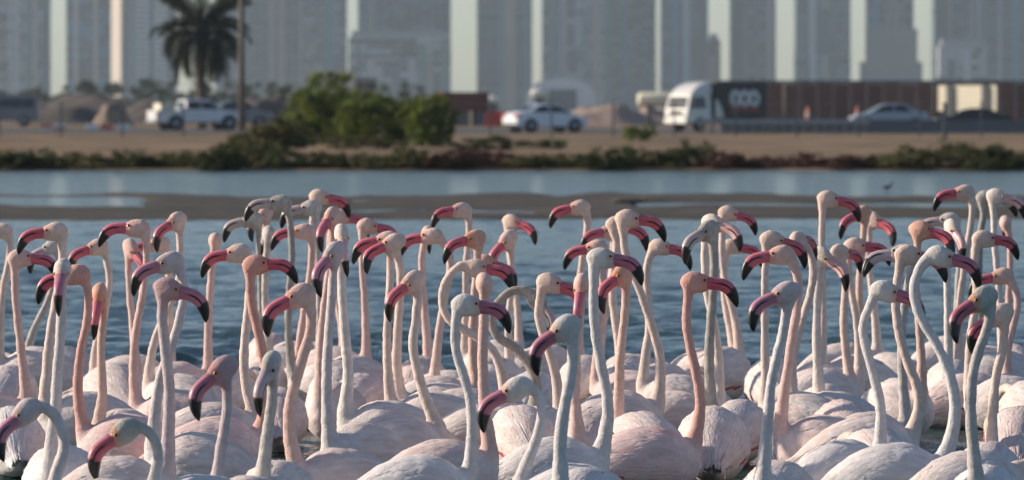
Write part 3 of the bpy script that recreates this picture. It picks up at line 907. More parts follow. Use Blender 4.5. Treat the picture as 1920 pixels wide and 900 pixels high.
def truck():
    D = 322; p = P(1342, 205, D)
    t = thing('delivery_truck', 'white-cabbed delivery truck with dark box coming towards us', 'truck', (p.x, D + 1.5, GZ + .014), math.radians(180 + 37))
    # x forward; cab at front
    cab = [(.95, .45), (2.55, .45), (2.62, .8), (2.60, 1.15), (2.36, 1.92), (2.2, 2.02), (.95, 2.02)]
    o, yw = hull(t, cab, .95, M_cabw, 'cab', zlo=1.15, ztop=2.0, tuck=.08)
    side_glass(t, yw, [[(1.35, 1.22), (2.36, 1.22), (2.2, 1.82), (1.35, 1.82)]])
    cross_glass(t, (2.585, 1.2), (2.39, 1.85), .82, .76, 'windscreen')
    wd_ = [(.85, 2.02), (2.25, 2.02), (2.1, 2.2), (1.75, 2.42), (1.3, 2.56), (.85, 2.60)]
    hull(t, wd_, .88, M_cabw, 'wind_deflector', zlo=2.0, ztop=2.6, tuck=.12)
    MB().box(-2.75, .80, -1.02, 1.02, .72, 2.58).obj('cargo_box', M_box, t, bevel=.02)
    MB().box(-2.78, .82, -1.05, 1.05, 2.58, 2.64).obj('roof_edge', M_conc, t)
    MB().box(-2.7, 2.3, -.42, .42, .48, .70).obj('chassis', M_black, t)
    for sg in (-1, 1):
        # printed emblem: three round white letters and red underline, unreadable at this distance
        for k in range(3):
            x = -.55 - .62 * k
            ring = MB()
            pts = [(x + .26 * math.cos(a), sg * 1.032, 1.72 + .34 * math.sin(a)) for a in np.linspace(0, 2 * math.pi, 21)]
            ring.tube(pts, .15, 6).obj('letter', M_white, t, True)
        MB().box(-2.25, -.25, sg * 1.03 - .008, sg * 1.03 + .008, 1.10, 1.22).obj('underline', M_red, t)
        sw = [(.78, .74), (.78, 1.75), (.62, 1.62), (.35, 1.2), (.2, .74)]
        mb = MB(); mb.v = [(x, sg * 1.032, z) for x, z in sw] + [(x, sg * 1.015, z) for x, z in sw]; n = len(sw)
        mb.f = [tuple(range(n)), tuple(range(n, 2*n))[::-1]] + [(i, n + i, n + (i+1) % n, (i+1) % n) for i in range(n)]
        mb.obj('swoosh', M_cabw, t)
        for x in (-1.7, 1.75):
            wheel(t, x, sg * .84, .38, .26)
        MB().box(2.5, 2.64, sg * .70 - .17, sg * .70 + .17, .72, .90).obj('headlight', M_hub, t, bevel=.02)
        MB().box(2.2, 2.3, sg * 1.05, sg * 1.22, 1.35, 1.75).obj('mirror', M_black, t, bevel=.02)
        MB().box(-2.80, -2.74, sg * .8 - .1, sg * .8 + .1, .55, .66).obj('tail_light', M_lamp, t)
    MB().box(2.5, 2.70, -.93, .93, .42, .66).obj('bumper', M_cabw, t, bevel=.03)
    MB().box(2.56, 2.635, -.55, .55, .88, 1.08).obj('grille', M_black, t)


truck()


def minibus():
    D = 412; p = P(12, 205, D)
    t = thing('minibus', 'dull grey minibus with dark window band entering from the frame edge', 'bus', (p.x, D, GZ + .014), math.radians(3))
    prof = [(-3.0, .40), (-3.05, .9), (-3.0, 2.05), (-2.85, 2.18), (1.9, 2.18), (2.06, 2.05), (2.12, 1.0), (2.12, .40)]
    o, yw = hull(t, prof, .98, mat_plain('dull_grey_paint', (.20, .21, .23), .5, .08), zlo=1.2, ztop=2.2, tuck=.12)
    x = -2.75
    wins = []
    while x < 1.7:
        wins.append([(x, 1.30), (x + .72, 1.30), (x + .72, 1.86), (x, 1.86)]); x += .78
    side_glass(t, yw, wins)
    cross_glass(t, (2.1, 1.2), (2.06, 1.95), .80, .72, 'windscreen')
    for x in (-1.9, 1.2):
        for sg in (-1, 1):
            wheel(t, x, sg * .86, .38, .24)
    for sg in (-1, 1):
        MB().box(2.05, 2.16, sg * .7 - .15, sg * .7 + .15, .7, .9).obj('headlight', M_white, t)


minibus()
# driftwood on the mudflat and a lone bird on the far water
p = P(1180, 385, 89.5)
t = thing('driftwood', 'dark driftwood log lying on the mudflat behind the flock', 'log', (p.x, 89.5, .03))
MB().tube([(-.26, 0, .02), (-.1, .02, .035), (.1, 0, .03), (.25, .03, .04)], [.025, .035, .035, .02], 8).obj('trunk', M_bark, t, True)
MB().tube([(.2, 0, .04), (.235, 0, .13)], [.016, .008], 6).obj('branch', M_wood, t, True)
p = P(1663, 205, 104)
t = thing('wading_bird', 'tiny dark wading bird on far water beyond the mudflat', 'bird', (p.x, 104, 0))
mb = MB(); mb.tube([(-.09, 0, .06), (-.05, 0, .075), (0, 0, .08), (.05, 0, .085), (.07, 0, .12), (.085, 0, .15), (.105, 0, .155), (.125, 0, .148)], [.004, .025, .035, .025, .014, .014, .012, .003], 10)
mb.obj('body', M_box, t, True)
for x in (-.01, .012):
    MB().tube([(x, 0, .06), (x, 0, -.12)], .004, 5).obj('leg', M_box, t)
# ------------------------------------------------------------------ flamingos
BX = np.array([-0.300, -0.285, -0.250, -0.19, -0.11, -0.02, 0.07, 0.14, 0.19, 0.225, 0.245])
BZ = np.array([0.060, 0.064, 0.075, 0.097, 0.120, 0.134, 0.138, 0.135, 0.132, 0.132, 0.132])
BH = np.array([0.004, 0.020, 0.042, 0.080, 0.115, 0.134, 0.136, 0.118, 0.090, 0.052, 0.006])
BW = np.array([0.004, 0.024, 0.048, 0.082, 0.112, 0.128, 0.128, 0.112, 0.086, 0.050, 0.006])


def loft(centers, U, W, a, b, n=16):
    """closed tube: ring k = c + U*a*cos + W*b*sin"""
    m = len(centers)
    t = np.linspace(0, 2 * np.pi, n, endpoint=False)
    V = centers[:, None, :] + U[:, None, :] * (a[:, None] * np.cos(t))[..., None] + W[:, None, :] * (b[:, None] * np.sin(t))[..., None]
    i = np.arange(m * n).reshape(m, n); j = np.roll(i, -1, 1)
    q = np.stack([i[:-1], j[:-1], j[1:], i[1:]], -1).reshape(-1, 4)
    V = V.reshape(-1, 3)
    faces = [tuple(f) for f in q] + [tuple(i[0][::-1]), tuple(i[-1])]
    return V, faces


def catmull(pts, n):
    pts = np.asarray(pts, float)
    d = np.sqrt(np.linalg.norm(np.diff(pts, axis=0), axis=1)); t = np.concatenate([[0], np.cumsum(d)])
    p = np.vstack([2 * pts[0] - pts[1], pts, 2 * pts[-1] - pts[-2]])
    tt = np.concatenate([[t[0] - d[0]], t, [t[-1] + d[-1]]])
    out = []
    s = np.linspace(t[0], t[-1], n)
    for v in s:
        k = min(max(np.searchsorted(t, v, 'right') - 1, 0), len(t) - 2) + 1
        t0, t1, t2, t3 = tt[k-1:k+3]; p0, p1, p2, p3 = p[k-1:k+3]
        a1 = (t1-v)/(t1-t0)*p0 + (v-t0)/(t1-t0)*p1; a2 = (t2-v)/(t2-t1)*p1 + (v-t1)/(t2-t1)*p2; a3 = (t3-v)/(t3-t2)*p2 + (v-t2)/(t3-t2)*p3
        b1 = (t2-v)/(t2-t0)*a1 + (v-t0)/(t2-t0)*a2; b2 = (t3-v)/(t3-t1)*a2 + (v-t1)/(t3-t1)*a3
        out.append((t2-v)/(t2-t1)*b1 + (v-t1)/(t2-t1)*b2)
    return np.array(out)


def frames(path):
    T = np.gradient(path, axis=0); T /= np.linalg.norm(T, axis=1)[:, None]
    U = np.zeros_like(T); ref = np.array([0.0, 1.0, 0.0])
    for i in range(len(T)):
        u = ref - T[i] * ref.dot(T[i])
        if np.linalg.norm(u) < 1e-4:
            u = np.array([1.0, 0, 0]) - T[i] * T[i][0]
        u /= np.linalg.norm(u); U[i] = u; ref = u
    return U, np.cross(T, U)


HX = np.array([-0.052, -0.047, -0.036, -0.018, 0.004, 0.024, 0.042, 0.055])
HH = np.array([0.003, 0.015, 0.027, 0.0355, 0.0365, 0.0325, 0.0255, 0.016])
HW = np.array([0.003, 0.014, 0.022, 0.0275, 0.0285, 0.0245, 0.0190, 0.012])
HZ = np.array([-0.004, -0.004, -0.002, 0.0, 0.0, -0.001, -0.001, 0.0])


def bird_source(spec):
    """skull, neck and trunk as overlapping closed lofts, later fused to one skin"""
    R = spec['R']; sk = spec['skull']; Bm = spec['B']; sc = spec['sc']
    V = []; Fc = []

    def add(v, f):
        b = sum(len(x) for x in V); V.append(v); Fc.extend([tuple(i + b for i in q) for q in f])
    # head
    c = np.stack([HX, 0 * HX, HZ], 1) * spec['hs']
    e = np.zeros_like(c); U = e.copy(); U[:, 1] = 1; W = e.copy(); W[:, 2] = 1
    v, f = loft(c, U, W, HW * spec['hs'], HH * spec['hs'], 14); add(v @ R.T + sk, f)
    # neck
    path = spec['path']; rad = spec['rad']
    U, W = frames(path)
    v, f = loft(path, U, W, rad, rad, 12); add(v, f)
    # trunk
    xs = np.linspace(-0.30, 0.245, 26)
    c = np.stack([xs, 0 * xs, nlerp(BX, BZ, xs)], 1)
    e = np.zeros_like(c); U = e.copy(); U[:, 1] = 1; W = e.copy(); W[:, 2] = 1
    v, f = loft(c, U, W, nlerp(BX, BW, xs), nlerp(BX, BH, xs), 22)
    add((v * sc) @ Bm[:3, :3].T + Bm[:3, 3], f)
    return mesh_from('flamingo_source', np.vstack(V), Fc)


PAL = {  # neck, head, trunk, bill, face
    'c': ((.84, .66, .57), (.84, .63, .53), (.87, .76, .72), (.70, .13, .17), (.82, .44, .36)),
    'p': ((.82, .56, .49), (.82, .56, .48), (.87, .72, .69), (.68, .14, .19), (.80, .40, .33)),
    's': ((.78, .44, .37), (.78, .41, .34), (.86, .68, .65), (.66, .11, .15), (.80, .29, .22)),
    'o': ((.81, .56, .46), (.82, .47, .35), (.87, .72, .68), (.70, .13, .17), (.82, .30, .19)),
    'w': ((.76, .71, .69), (.74, .69, .65), (.83, .79, .79), (.52, .16, .23), (.70, .47, .40)),  # white greyed and cooled: shade on the front birds put into the plumage
    't': ((.60, .59, .56), (.50, .50, .45), (.81, .78, .78), (.52, .12, .16), (.66, .30, .17)),
    'm': ((.66, .54, .54), (.58, .38, .38), (.83, .75, .75), (.56, .19, .25), (.62, .30, .28)),
    'l': ((.78, .69, .67), (.70, .59, .58), (.83, .77, .77), (.56, .22, .30), (.66, .44, .43)),
    'h': ((.85, .74, .67), (.87, .75, .66), (.87, .78, .74), (.88, .52, .49), (.85, .60, .50)),
    'g': ((.46, .42, .38), (.56, .51, .45), (.80, .74, .70), (.54, .46, .43), (.40, .34, .30)),
    'j': ((.62, .58, .54), (.68, .64, .60), (.77, .73, .71), (.54, .44, .45), (.54, .46, .42)),
}


def make_bill(kind, col):
    c = np.array([(.038, 0, .001), (.065, 0, .0035), (.090, 0, .002), (.109, 0, -.006), (.124, 0, -.021), (.136, 0, -.040), (.146, 0, -.064)])
    n = 30
    path = catmull(c, n); t = np.linspace(0, 1, n)
    hd = nlerp([0, .2, .45, .62, .78, .92, 1], [.0215, .0205, .0215, .0200, .0160, .0095, .0020], t)
    hw = nlerp([0, .3, .6, .85, 1], [.0185, .0160, .0140, .0095, .0020], t)
    T = np.gradient(path, axis=0); T /= np.linalg.norm(T, axis=1)[:, None]
    Nn = np.stack([-T[:, 2], 0 * t, T[:, 0]], 1); S = np.array([0, 1.0, 0])
    a = np.array([0, .07, .16, .45, .95, np.pi/2, np.pi-.95, np.pi-.45, np.pi-.16, np.pi-.07, np.pi]); k = len(a)
    if kind == 'upper':
        v0 = nlerp([0, .3, .6, 1], [.05, .22, .34, .2], t)
        zz = v0[:, None] + (1 - v0)[:, None] * np.sin(a)[None] ** 0.8; yy = np.cos(a)[None] * np.ones((n, 1))
        wsc = 1.0
    else:
        v0 = nlerp([0, .3, .6, 1], [.05, .22, .34, .2], t) - 0.02
        zz = v0[:, None] - (1 + v0)[:, None] * np.sin(a)[None] ** 0.75; yy = np.cos(a)[None] * np.ones((n, 1))
        wsc = 0.975
    V = path[:, None, :] + S * (yy * wsc * hw[:, None])[..., None] + Nn[:, None, :] * (zz * hd[:, None])[..., None]
    i = np.arange(n * k).reshape(n, k)
    f = [tuple(q) for q in np.stack([i[:-1, :-1], i[:-1, 1:], i[1:, 1:], i[1:, :-1]], -1).reshape(-1, 4)]
    f += [(i[r, 0], i[r+1, 0], i[r+1, -1], i[r, -1]) for r in range(n - 1)]
    f += [tuple(i[0]), tuple(i[-1])[::-1]]
    if kind == 'lower':
        f = [q[::-1] for q in f]
    me = mesh_from(kind + '_mandible', V.reshape(-1, 3), f, True)
    black = np.array((.006, .006, .007)); col = np.array(col)
    th = .57 if kind == 'upper' else .61
    w = smooth(th - .02, th + .02, t)[:, None, None]
    base = np.repeat(np.repeat(col[None, None], n, 0), k, 1)
    if kind == 'upper':
        ridge = np.sin(a)[None, :, None]
        base = base * (1 - .25 * ridge) + np.array((.66, .36, .38)) * .25 * ridge
        base = base * (0.8 + 0.2 * smooth(0, .25, t)[:, None, None])
    C = base * (1 - w) + black * w
    edge = np.zeros((n, k, 1)); edge[:, 0] = 1; edge[:, -1] = 1
    if kind == 'lower':
        edge[:, 1] = .9; edge[:, -2] = .9
    edge *= smooth(.12, .3, t)[:, None, None]
    C = C * (1 - edge) + black * edge
    set_col(me, C.reshape(-1, 3)); me.materials.append(M_bill)
    return me


def make_eye(dark):
    n, k = 8, 10
    V = []; C = []
    for i in range(n + 1):
        a = math.pi * i / n
        for j in range(k):
            b = 2 * math.pi * j / k
            V.append((math.sin(a) * math.cos(b), math.cos(a), math.sin(a) * math.sin(b)))
            C.append((.01, .01, .01) if i <= 2 else ((.08, .06, .04) if dark else (.75, .48, .12)))
    V = np.array(V) * 0.0055
    i = np.arange((n + 1) * k).reshape(n + 1, k); j = np.roll(i, -1, 1)
    me = mesh_np('eye', V, np.stack([i[:-1], i[1:], j[1:], j[:-1]], -1).reshape(-1, 4), True)
    set_col(me, C); me.materials.append(M_eye)
    return me


def make_wing(seed, side, white, pink):
    """folded wing: overlapping feathers laid over the flank, coverts in front, long scapulars behind"""
    r = np.random.default_rng(seed)
    V = []; Q = []; C = []
    white = np.array(white); pink = np.array(pink); red = np.array((.62, .13, .11))

    def surf(x, ph, off):
        xx = np.clip(x, -0.262, 0.21)
        w = nlerp(BX, BW, xx) + off; h = nlerp(BX, BH, xx) + off
        return np.array([x, side * w * math.cos(ph), nlerp(BX, BZ, xx) + h * math.sin(ph) - 0.22 * max(0.0, -0.262 - x)])
    rows = []
    for row in range(9):
        x0 = 0.155 - row * 0.040
        L = 0.105 + row * 0.013 if row < 5 else 0.155 + (row - 5) * 0.010
        lo = -0.30 + 0.02 * row; hi = 1.66
        nn = 15 if row < 6 else 12
        if row >= 6:
            lo = -0.05 + 0.10 * (row - 6)
        for k in range(nn):
            ph = lo + (hi - lo) * (k + 0.5 * (row % 2) + r.uniform(-.2, .2)) / nn
            rows.append((row, x0 + r.uniform(-.012, .012), ph, L * r.uniform(.85, 1.15)))
    for (row, x0, ph, L) in rows:
        wd = r.uniform(.017, .024) * (1.0 if row < 6 else .8)
        droop = r.uniform(.03, .22) * max(0, 1 - ph / 1.6)
        nl = 5; b = len(V); fl = r.uniform(.0055, .0085)
        lift = -0.002
        mixp = np.clip(r.normal(.24, .20), 0, .8)
        col = white * (1 - mixp) + pink * mixp
        if ph < -0.08 and row >= 2 and r.random() < .42:
            col = red * r.uniform(.8, 1.3) if r.random() < .6 else pink * .8
            wd *= .55
        dark = 1 - 0.10 * r.random()
        for i in range(nl):
            t = i / (nl - 1)
            x = x0 - L * t; p = ph - droop * t
            wdt = wd * (0.55 + 0.9 * t * (1 - t) * 2.2) if t < .99 else wd * .32
            hw_ang = wdt / 0.12
            off = lift + fl * min(1, t * 2.0) + 0.0022 * math.sin(p * 8 + x * 14 + seed) - (.0025 if i == nl - 1 else 0)
            for s_, oo in ((-1, -.0035), (0, .001), (1, -.0035)):
                V.append(surf(x + (0.008 if s_ == 0 and i == nl - 1 else 0) * -1, p + s_ * hw_ang, off + oo))
                C.append(col * dark)
        for i in range(nl - 1):
            for s_ in range(2):
                a = b + i * 3 + s_
                q = (a, a + 1, a + 4, a + 3)
                Q.append(q if side > 0 else q[::-1])
    # loose scapular plumes over the rump and a few black flight feathers below them
    for k in range(22):
        ph = r.uniform(.05, 1.5); x0 = r.uniform(-.14, .03); L = r.uniform(.12, .22); wd = r.uniform(.006, .011); b = len(V)
        blackf = k < 3
        if blackf:
            ph = r.uniform(-.2, .25); x0 = r.uniform(-.22, -.18); L = r.uniform(.10, .13)
        col = np.array((.012, .011, .011)) if blackf else white * r.uniform(.98, 1.03)
        sway = r.uniform(-.12, .25)
        for i in range(5):
            t = i / 4
            for s_, oo in ((-1, -.002), (0, .001), (1, -.002)):
                V.append(surf(x0 - L * t, ph - sway * t + s_ * wd * (1 - .75 * t) / .12, (.001 if blackf else .0035) + .0025 * t + oo)); C.append(np.clip(col, 0, .95))
        for i in range(4):
            for s_ in range(2):
                a = b + i * 3 + s_; q = (a, a + 1, a + 4, a + 3); Q.append(q if side > 0 else q[::-1])
    me = mesh_np('wing', np.array(V), np.array(Q), True)
    set_col(me, np.array(C)); me.materials.append(M_wing)
    return me


LEG = MB().tube([(0, 0, .05), (-.01, 0, -.16), (.012, 0, -.20), (0, 0, -.44)], [.012, .008, .011, .008], 7).mesh('leg', True)
LEG.materials.append(M_leg)
EYE = {False: make_eye(False), True: make_eye(True)}
BILLS = {}; WINGS = {}


def neck_base_y(s):
    return HY + 1.19 * s


GROUP = 'flamingos wading together in the lagoon'
# head pixel, head yaw, head pitch, neck pixels, neck foot pixel, trunk yaw, palette, label   (yaw 0 right, 90 away, 180 left, 270 towards us)
BIRDS = [
 ((4,433),180,5,[(19,462),(17,490),(8,530),(2,580),(0,630)],(0,668),190,'c','pale flamingo whose bill is cut off by the frame edge'),
 ((103,434),180,8,[(117,462),(117,500),(106,560),(97,610),(89,680)],(88,748),200,'c','flamingo stretching its pink bill left above the front-facing one'),
 ((38,484),0,8,[(28,508),(28,540),(33,600),(40,660)],(46,738),10,'p','right-facing flamingo whose bill reaches the neck of its pale neighbour'),
 ((98,462),182,25,[(108,490),(98,540),(80,585),(64,618)],(52,655),175,'j','pale grey young flamingo half hidden behind a pink-billed head'),
 ((117,508),270,38,[(115,540),(115,600),(112,650),(108,700),(104,770),(98,820)],(96,856),262,'w','flamingo facing straight out with a long black bill tip'),
 ((142,515),183,15,[(163,538),(166,570),(162,610),(153,650),(147,700),(147,745)],(160,792),180,'s','pink-necked flamingo whose bill passes behind the front-facing head'),
 ((183,463),200,20,[(200,490),(205,520),(200,570),(190,615),(180,650)],(178,692),120,'c','cream flamingo with its neck hooked high and bill angled down left'),
 ((186,553),262,50,[(193,590),(190,640),(190,690),(192,740)],(186,782),240,'o','small-headed flamingo looking out, bill hanging straight down, tan neck'),
 ((258,428),180,4,[(275,458),(274,500),(268,550),(257,610),(251,670)],(258,745),180,'p','flamingo with level pink bill and thick curved neck behind a mauve-grey one'),
 ((246,466),310,45,[(241,500),(244,560),(249,610)],(254,690),60,'p','pink-faced flamingo peeking out behind a thick-necked one'),
 ((299,458),180,10,[(312,482),(317,520),(319,570),(318,620)],(316,680),10,'c','cream head mostly hidden behind the level-billed flamingo'),
 ((331,414),218,28,[(337,442),(338,480),(334,530),(318,575),(300,612),(286,655)],(281,702),150,'c','pale flamingo with rounded crown looking down to the left'),
 ((318,492),195,24,[(341,518),(345,550),(335,605),(318,660),(302,705),(293,755)],(290,818),180,'l','mauve-billed grey-headed flamingo above the one turned right'),
 ((316,541),352,17,[(305,566),(304,592),(307,630),(313,680),(318,740),(316,800)],(309,862),5,'m','dusky mauve-headed flamingo turned right with grey neck'),
 ((50,772),203,38,[(82,764),(103,780),(118,812),(120,848),(108,880)],(98,905),185,'l','flamingo with neck arched low, violet bill tip down at the frame corner'),
 ((234,809),193,33,[(265,801),(287,820),(297,850),(293,880)],(284,905),180,'t','greenish-grey headed flamingo bowing with a dark red bill'),
 ((403,452),88,15,[(399,490),(395,530),(392,580),(390,630)],(388,690),30,'p','flamingo turned fully away, back of its head to us'),
 ((447,475),180,12,[(466,492),(468,540),(464,590),(459,640),(458,690),(464,735)],(477,772),15,'c','left-facing flamingo behind the orange-headed one turned right'),
 ((474,412),180,18,[(485,436),(486,470),(488,520),(490,580),(492,620)],(492,655),200,'g','grey-billed young flamingo with bill angled lowest of three grey ones'),
 ((525,381),180,8,[(542,405),(546,440),(547,490),(543,540),(540,600),(543,650)],(552,692),160,'g','tall brownish-grey young flamingo with dark eye and black-edged bill'),
 ((497,402),228,30,[(498,428),(497,470),(495,530),(494,590)],(494,640),260,'p','pink-faced flamingo tucked below the tall grey young one'),
 ((503,438),97,12,[(500,480),(497,530),(498,580),(502,630)],(506,690),80,'j','flamingo turned away with grey-mottled nape and pale neck'),
 ((570,434),184,10,[(585,462),(583,500),(577,545),(569,595),(563,640)],(558,690),185,'p','flamingo with warm pink head and bill stretched left over grey necks'),
 ((480,496),358,5,[(469,525),(472,570),(481,610),(490,650),(497,700),(498,750)],(486,795),5,'s','orange-crowned flamingo facing right with rough pink neck'),
 ((563,554),190,25,[(583,580),(582,618),(567,670),(553,720),(543,770),(543,815)],(560,862),215,'p','flamingo with bent bill above a plump white chest, neck sloping down'),
 ((508,684),245,50,[(511,715),(510,750),(503,800),(497,850)],(492,898),255,'j','pale grey bare-faced flamingo with heavy black bill tip, looking out'),
 ((417,693),213,34,[(425,722),(426,760),(420,805),(413,850)],(406,900),230,'m','small dusky flamingo with pink bill bowed left, slender grey neck'),
 ((583,389),180,8,[(592,412),(595,450),(598,510),(599,570),(600,620)],(602,672),200,'j','whitish young flamingo with dark eye beside the tall grey one'),
 ((600,369),358,14,[(588,395),(585,430),(586,480),(592,540),(598,600)],(604,660),20,'c','flamingo rising above its neighbours, face turned right, pale crown'),
 ((622,406),236,33,[(624,435),(623,470),(616,520),(609,570),(604,620),(601,670)],(602,724),250,'p','pink-faced flamingo looking down over a pair of dark-tipped bills'),
 ((640,406),355,15,[(622,428),(618,460),(624,510),(634,570)],(644,650),0,'p','flamingo whose bill points right behind a pink-faced head'),
 ((641,441),278,48,[(640,478),(641,530),(644,590),(649,650),(653,700)],(650,765),190,'h','white-headed flamingo looking out, long black bill tip over its neck'),
 ((627,474),222,38,[(626,502),(622,555),(617,620),(613,690),(613,745)],(620,800),225,'l','pale flamingo with mauve bill bent down to the left, straight neck'),
 ((690,424),2,12,[(679,455),(679,500),(683,550),(685,600)],(684,664),340,'p','flamingo with rounded cream crown and one thin pink neck, facing right'),
 ((727,450),180,9,[(744,474),(751,510),(750,560),(746,620),(744,690)],(753,738),180,'c','flamingo with straight pink bill laid across a cream head'),
 ((738,455),190,20,[(733,480),(732,520),(728,570),(726,620),(727,690)],(737,742),185,'c','flamingo hidden but for a black bill tip and thin leaning neck'),
 ((809,443),180,13,[(841,472),(844,505),(835,550),(827,600),(820,655)],(816,712),175,'c','broad-headed flamingo with large pink bill and bowed neck'),
 ((802,438),90,10,[(792,475),(792,530),(796,580),(800,630)],(802,680),80,'p','flamingo turned away behind the broad-headed one, straight neck'),
 ((774,528),213,30,[(783,555),(780,600),(774,645),(784,700),(799,752)],(820,790),15,'c','cream flamingo with short foreshortened bill and wavy orange-pink neck'),
 ((865,394),202,12,[(879,420),(877,460),(873,500),(873,560),(873,610)],(874,650),160,'c','pale flamingo with glossy red bill lifted above the orange-headed one'),
 ((890,447),203,18,[(895,478),(893,510),(889,560),(886,620),(887,670)],(890,716),5,'o','orange-headed flamingo with bill bent left'),
 ((893,503),356,12,[(868,497),(845,514),(831,540),(829,570),(841,598),(866,616),(896,633),(924,658),(940,695)],(946,742),10,'c','white flamingo with its neck coiled in a wide loop'),
 ((913,493),352,16,[(900,522),(893,560),(893,610),(896,660)],(900,700),350,'o','flamingo whose orange face doubles the coiled one beside it'),
 ((908,532),90,12,[(908,566),(907,610),(905,660),(906,710),(909,765)],(915,836),5,'p','flamingo turned away in front of the coiled neck, thick pink neck'),
 ((875,572),358,14,[(856,594),(853,622),(857,665),(872,712),(883,760),(885,815)],(877,880),5,'w','shaded blue-white flamingo with mauve bill across a pink neck'),
 ((1006,562),318,52,[(985,545),(958,547),(934,568),(922,592),(930,627),(970,657),(996,690),(1004,722)],(998,760),8,'g','speckled grey young flamingo with serpent-like curved neck'),
 ((960,416),332,20,[(953,446),(957,490),(966,540),(971,590)],(972,650),60,'c','pale flamingo turned away to the right above another white nape'),
 ((953,448),207,45,[(958,474),(960,520),(956,575),(953,620)],(955,684),70,'c','white-naped flamingo with bill drooping beside its own neck'),
 ((1087,389),180,10,[(1101,416),(1099,445),(1092,490),(1086,540),(1083,590)],(1082,655),20,'c','flamingo with dark red bill over the sandbar and hooked neck'),
 ((1118,465),180,9,[(1129,490),(1130,530),(1126,580),(1122,630)],(1120,690),160,'p','flamingo with level bill meeting the shaded grey-headed one turned right'),
 ((1031,531),346,22,[(1013,560),(1010,592),(1020,632),(1036,680),(1045,725)],(1047,765),60,'c','flamingo with bright red bill angled down right behind a grey young one'),
 ((1090,535),255,52,[(1089,572),(1085,620),(1080,680),(1078,740)],(1084,800),260,'p','red-faced flamingo looking out with black bill tip pointing down'),
 ((1128,484),358,10,[(1114,510),(1113,560),(1116,620),(1126,680),(1138,740),(1139,785)],(1124,828),5,'w','shaded grey-necked flamingo with long crimson bill facing right'),
 ((1060,614),195,33,[(1074,642),(1073,685),(1063,740),(1053,800),(1050,850)],(1053,896),245,'w','white-necked flamingo with drooping purple bill, chest plumes ruffled'),
 ((968,729),189,33,[(995,728),(1011,745),(1016,772),(1011,805),(998,845)],(978,892),180,'w','flamingo arching its shaded bluish neck with large mauve bill low over water'),
 ((1178,410),358,8,[(1169,440),(1171,465),(1180,495),(1196,535),(1213,582),(1228,630),(1238,680)],(1230,738),5,'c','cream flamingo with tall neck sweeping right and level crimson bill'),
 ((1238,463),352,18,[(1216,489),(1212,520),(1216,570),(1217,620),(1211,665)],(1208,698),170,'c','flamingo with red bill angled down right and neck leaning back'),
 ((1146,433),200,15,[(1151,460),(1146,520),(1136,575),(1128,625)],(1124,668),200,'p','flamingo half hidden with small pink face turned left'),
 ((1158,422),358,18,[(1156,455),(1150,500),(1148,550),(1154,600),(1161,645)],(1166,690),90,'c','flamingo whose white nape rises behind the tall sweeping neck'),
 ((1168,513),213,38,[(1174,540),(1172,585),(1167,630),(1162,685),(1160,735)],(1160,785),120,'o','cream-headed flamingo with short red bill below crossing necks'),
 ((1304,529),358,6,[(1290,553),(1287,600),(1292,642),(1303,690),(1312,740),(1312,775)],(1298,812),5,'s','salmon-pink flamingo facing right, neck pink to the chest'),
 ((1328,432),217,28,[(1337,455),(1339,500),(1337,550),(1333,600),(1330,650),(1330,700)],(1336,774),88,'g','grey-necked young flamingo with hooked pale bill, rump towards us'),
 ((1337,418),330,18,[(1322,455),(1322,505),(1328,560),(1340,615),(1347,670)],(1344,738),8,'h','flamingo with glossy pale bill behind the grey-necked young one'),
 ((1366,400),355,14,[(1355,430),(1354,475),(1360,525),(1371,570),(1381,615)],(1385,664),60,'c','flamingo with scarlet bill facing right above the grey-necked pair'),
 ((1374,462),358,16,[(1360,490),(1357,530),(1362,580),(1370,620)],(1376,660),330,'c','flamingo whose red bill pokes out below the scarlet-billed one'),
 ((1449,450),358,14,[(1437,480),(1434,520),(1434,580),(1434,640),(1435,690)],(1437,742),150,'c','flamingo with dark bill crossing over a rosy head'),
 ((1465,478),180,13,[(1491,504),(1497,540),(1494,580),(1486,630),(1478,690),(1470,740)],(1466,792),185,'p','rosy-faced flamingo with heavy crimson bill pointing left'),
 ((1497,450),60,10,[(1517,470),(1525,510),(1518,555),(1503,605),(1490,655),(1485,700)],(1492,742),185,'c','flamingo turned away with sinuous S-bent neck'),
 ((1474,549),190,22,[(1475,582),(1469,620),(1457,668),(1445,725),(1441,780),(1436,830)],(1432,878),250,'l','flamingo with pale mauve bill and neck planted in a white chest'),
 ((1554,373),358,12,[(1542,400),(1541,450),(1542,510),(1543,570),(1543,620)],(1543,676),200,'c','tallest straight-necked flamingo with bright red bill turned right'),
 ((1542,481),318,25,[(1536,512),(1533,560),(1531,620),(1533,680)],(1537,738),260,'h','flamingo with shiny pale pink bill turned partly towards us'),
 ((1575,473),45,12,[(1584,500),(1585,540),(1582,590),(1584,640)],(1592,690),40,'c','flamingo turned away between two straight necks'),
 ((1604,461),358,9,[(1591,485),(1593,522),(1600,565),(1608,615)],(1607,690),5,'c','flamingo with level pink bill and gently bowed neck, body turned right'),
 ((1617,400),217,22,[(1620,428),(1617,470),(1612,520),(1612,570),(1617,620)],(1622,665),140,'o','flamingo with orange face and dark bill turned left beside a pale one'),
 ((1637,412),318,25,[(1630,440),(1628,480),(1633,530),(1639,580)],(1643,655),20,'c','pale flamingo with bill turned down right beside an orange face'),
 ((1694,476),180,12,[(1707,505),(1700,550),(1692,605),(1691,660),(1693,720)],(1696,788),30,'j','flamingo hidden but for a pink bill and thin grey-green neck'),
 ((1704,478),358,10,[(1686,508),(1680,550),(1683,610),(1700,675),(1718,720),(1724,757)],(1708,798),5,'c','flamingo with thick neck curling into its back'),
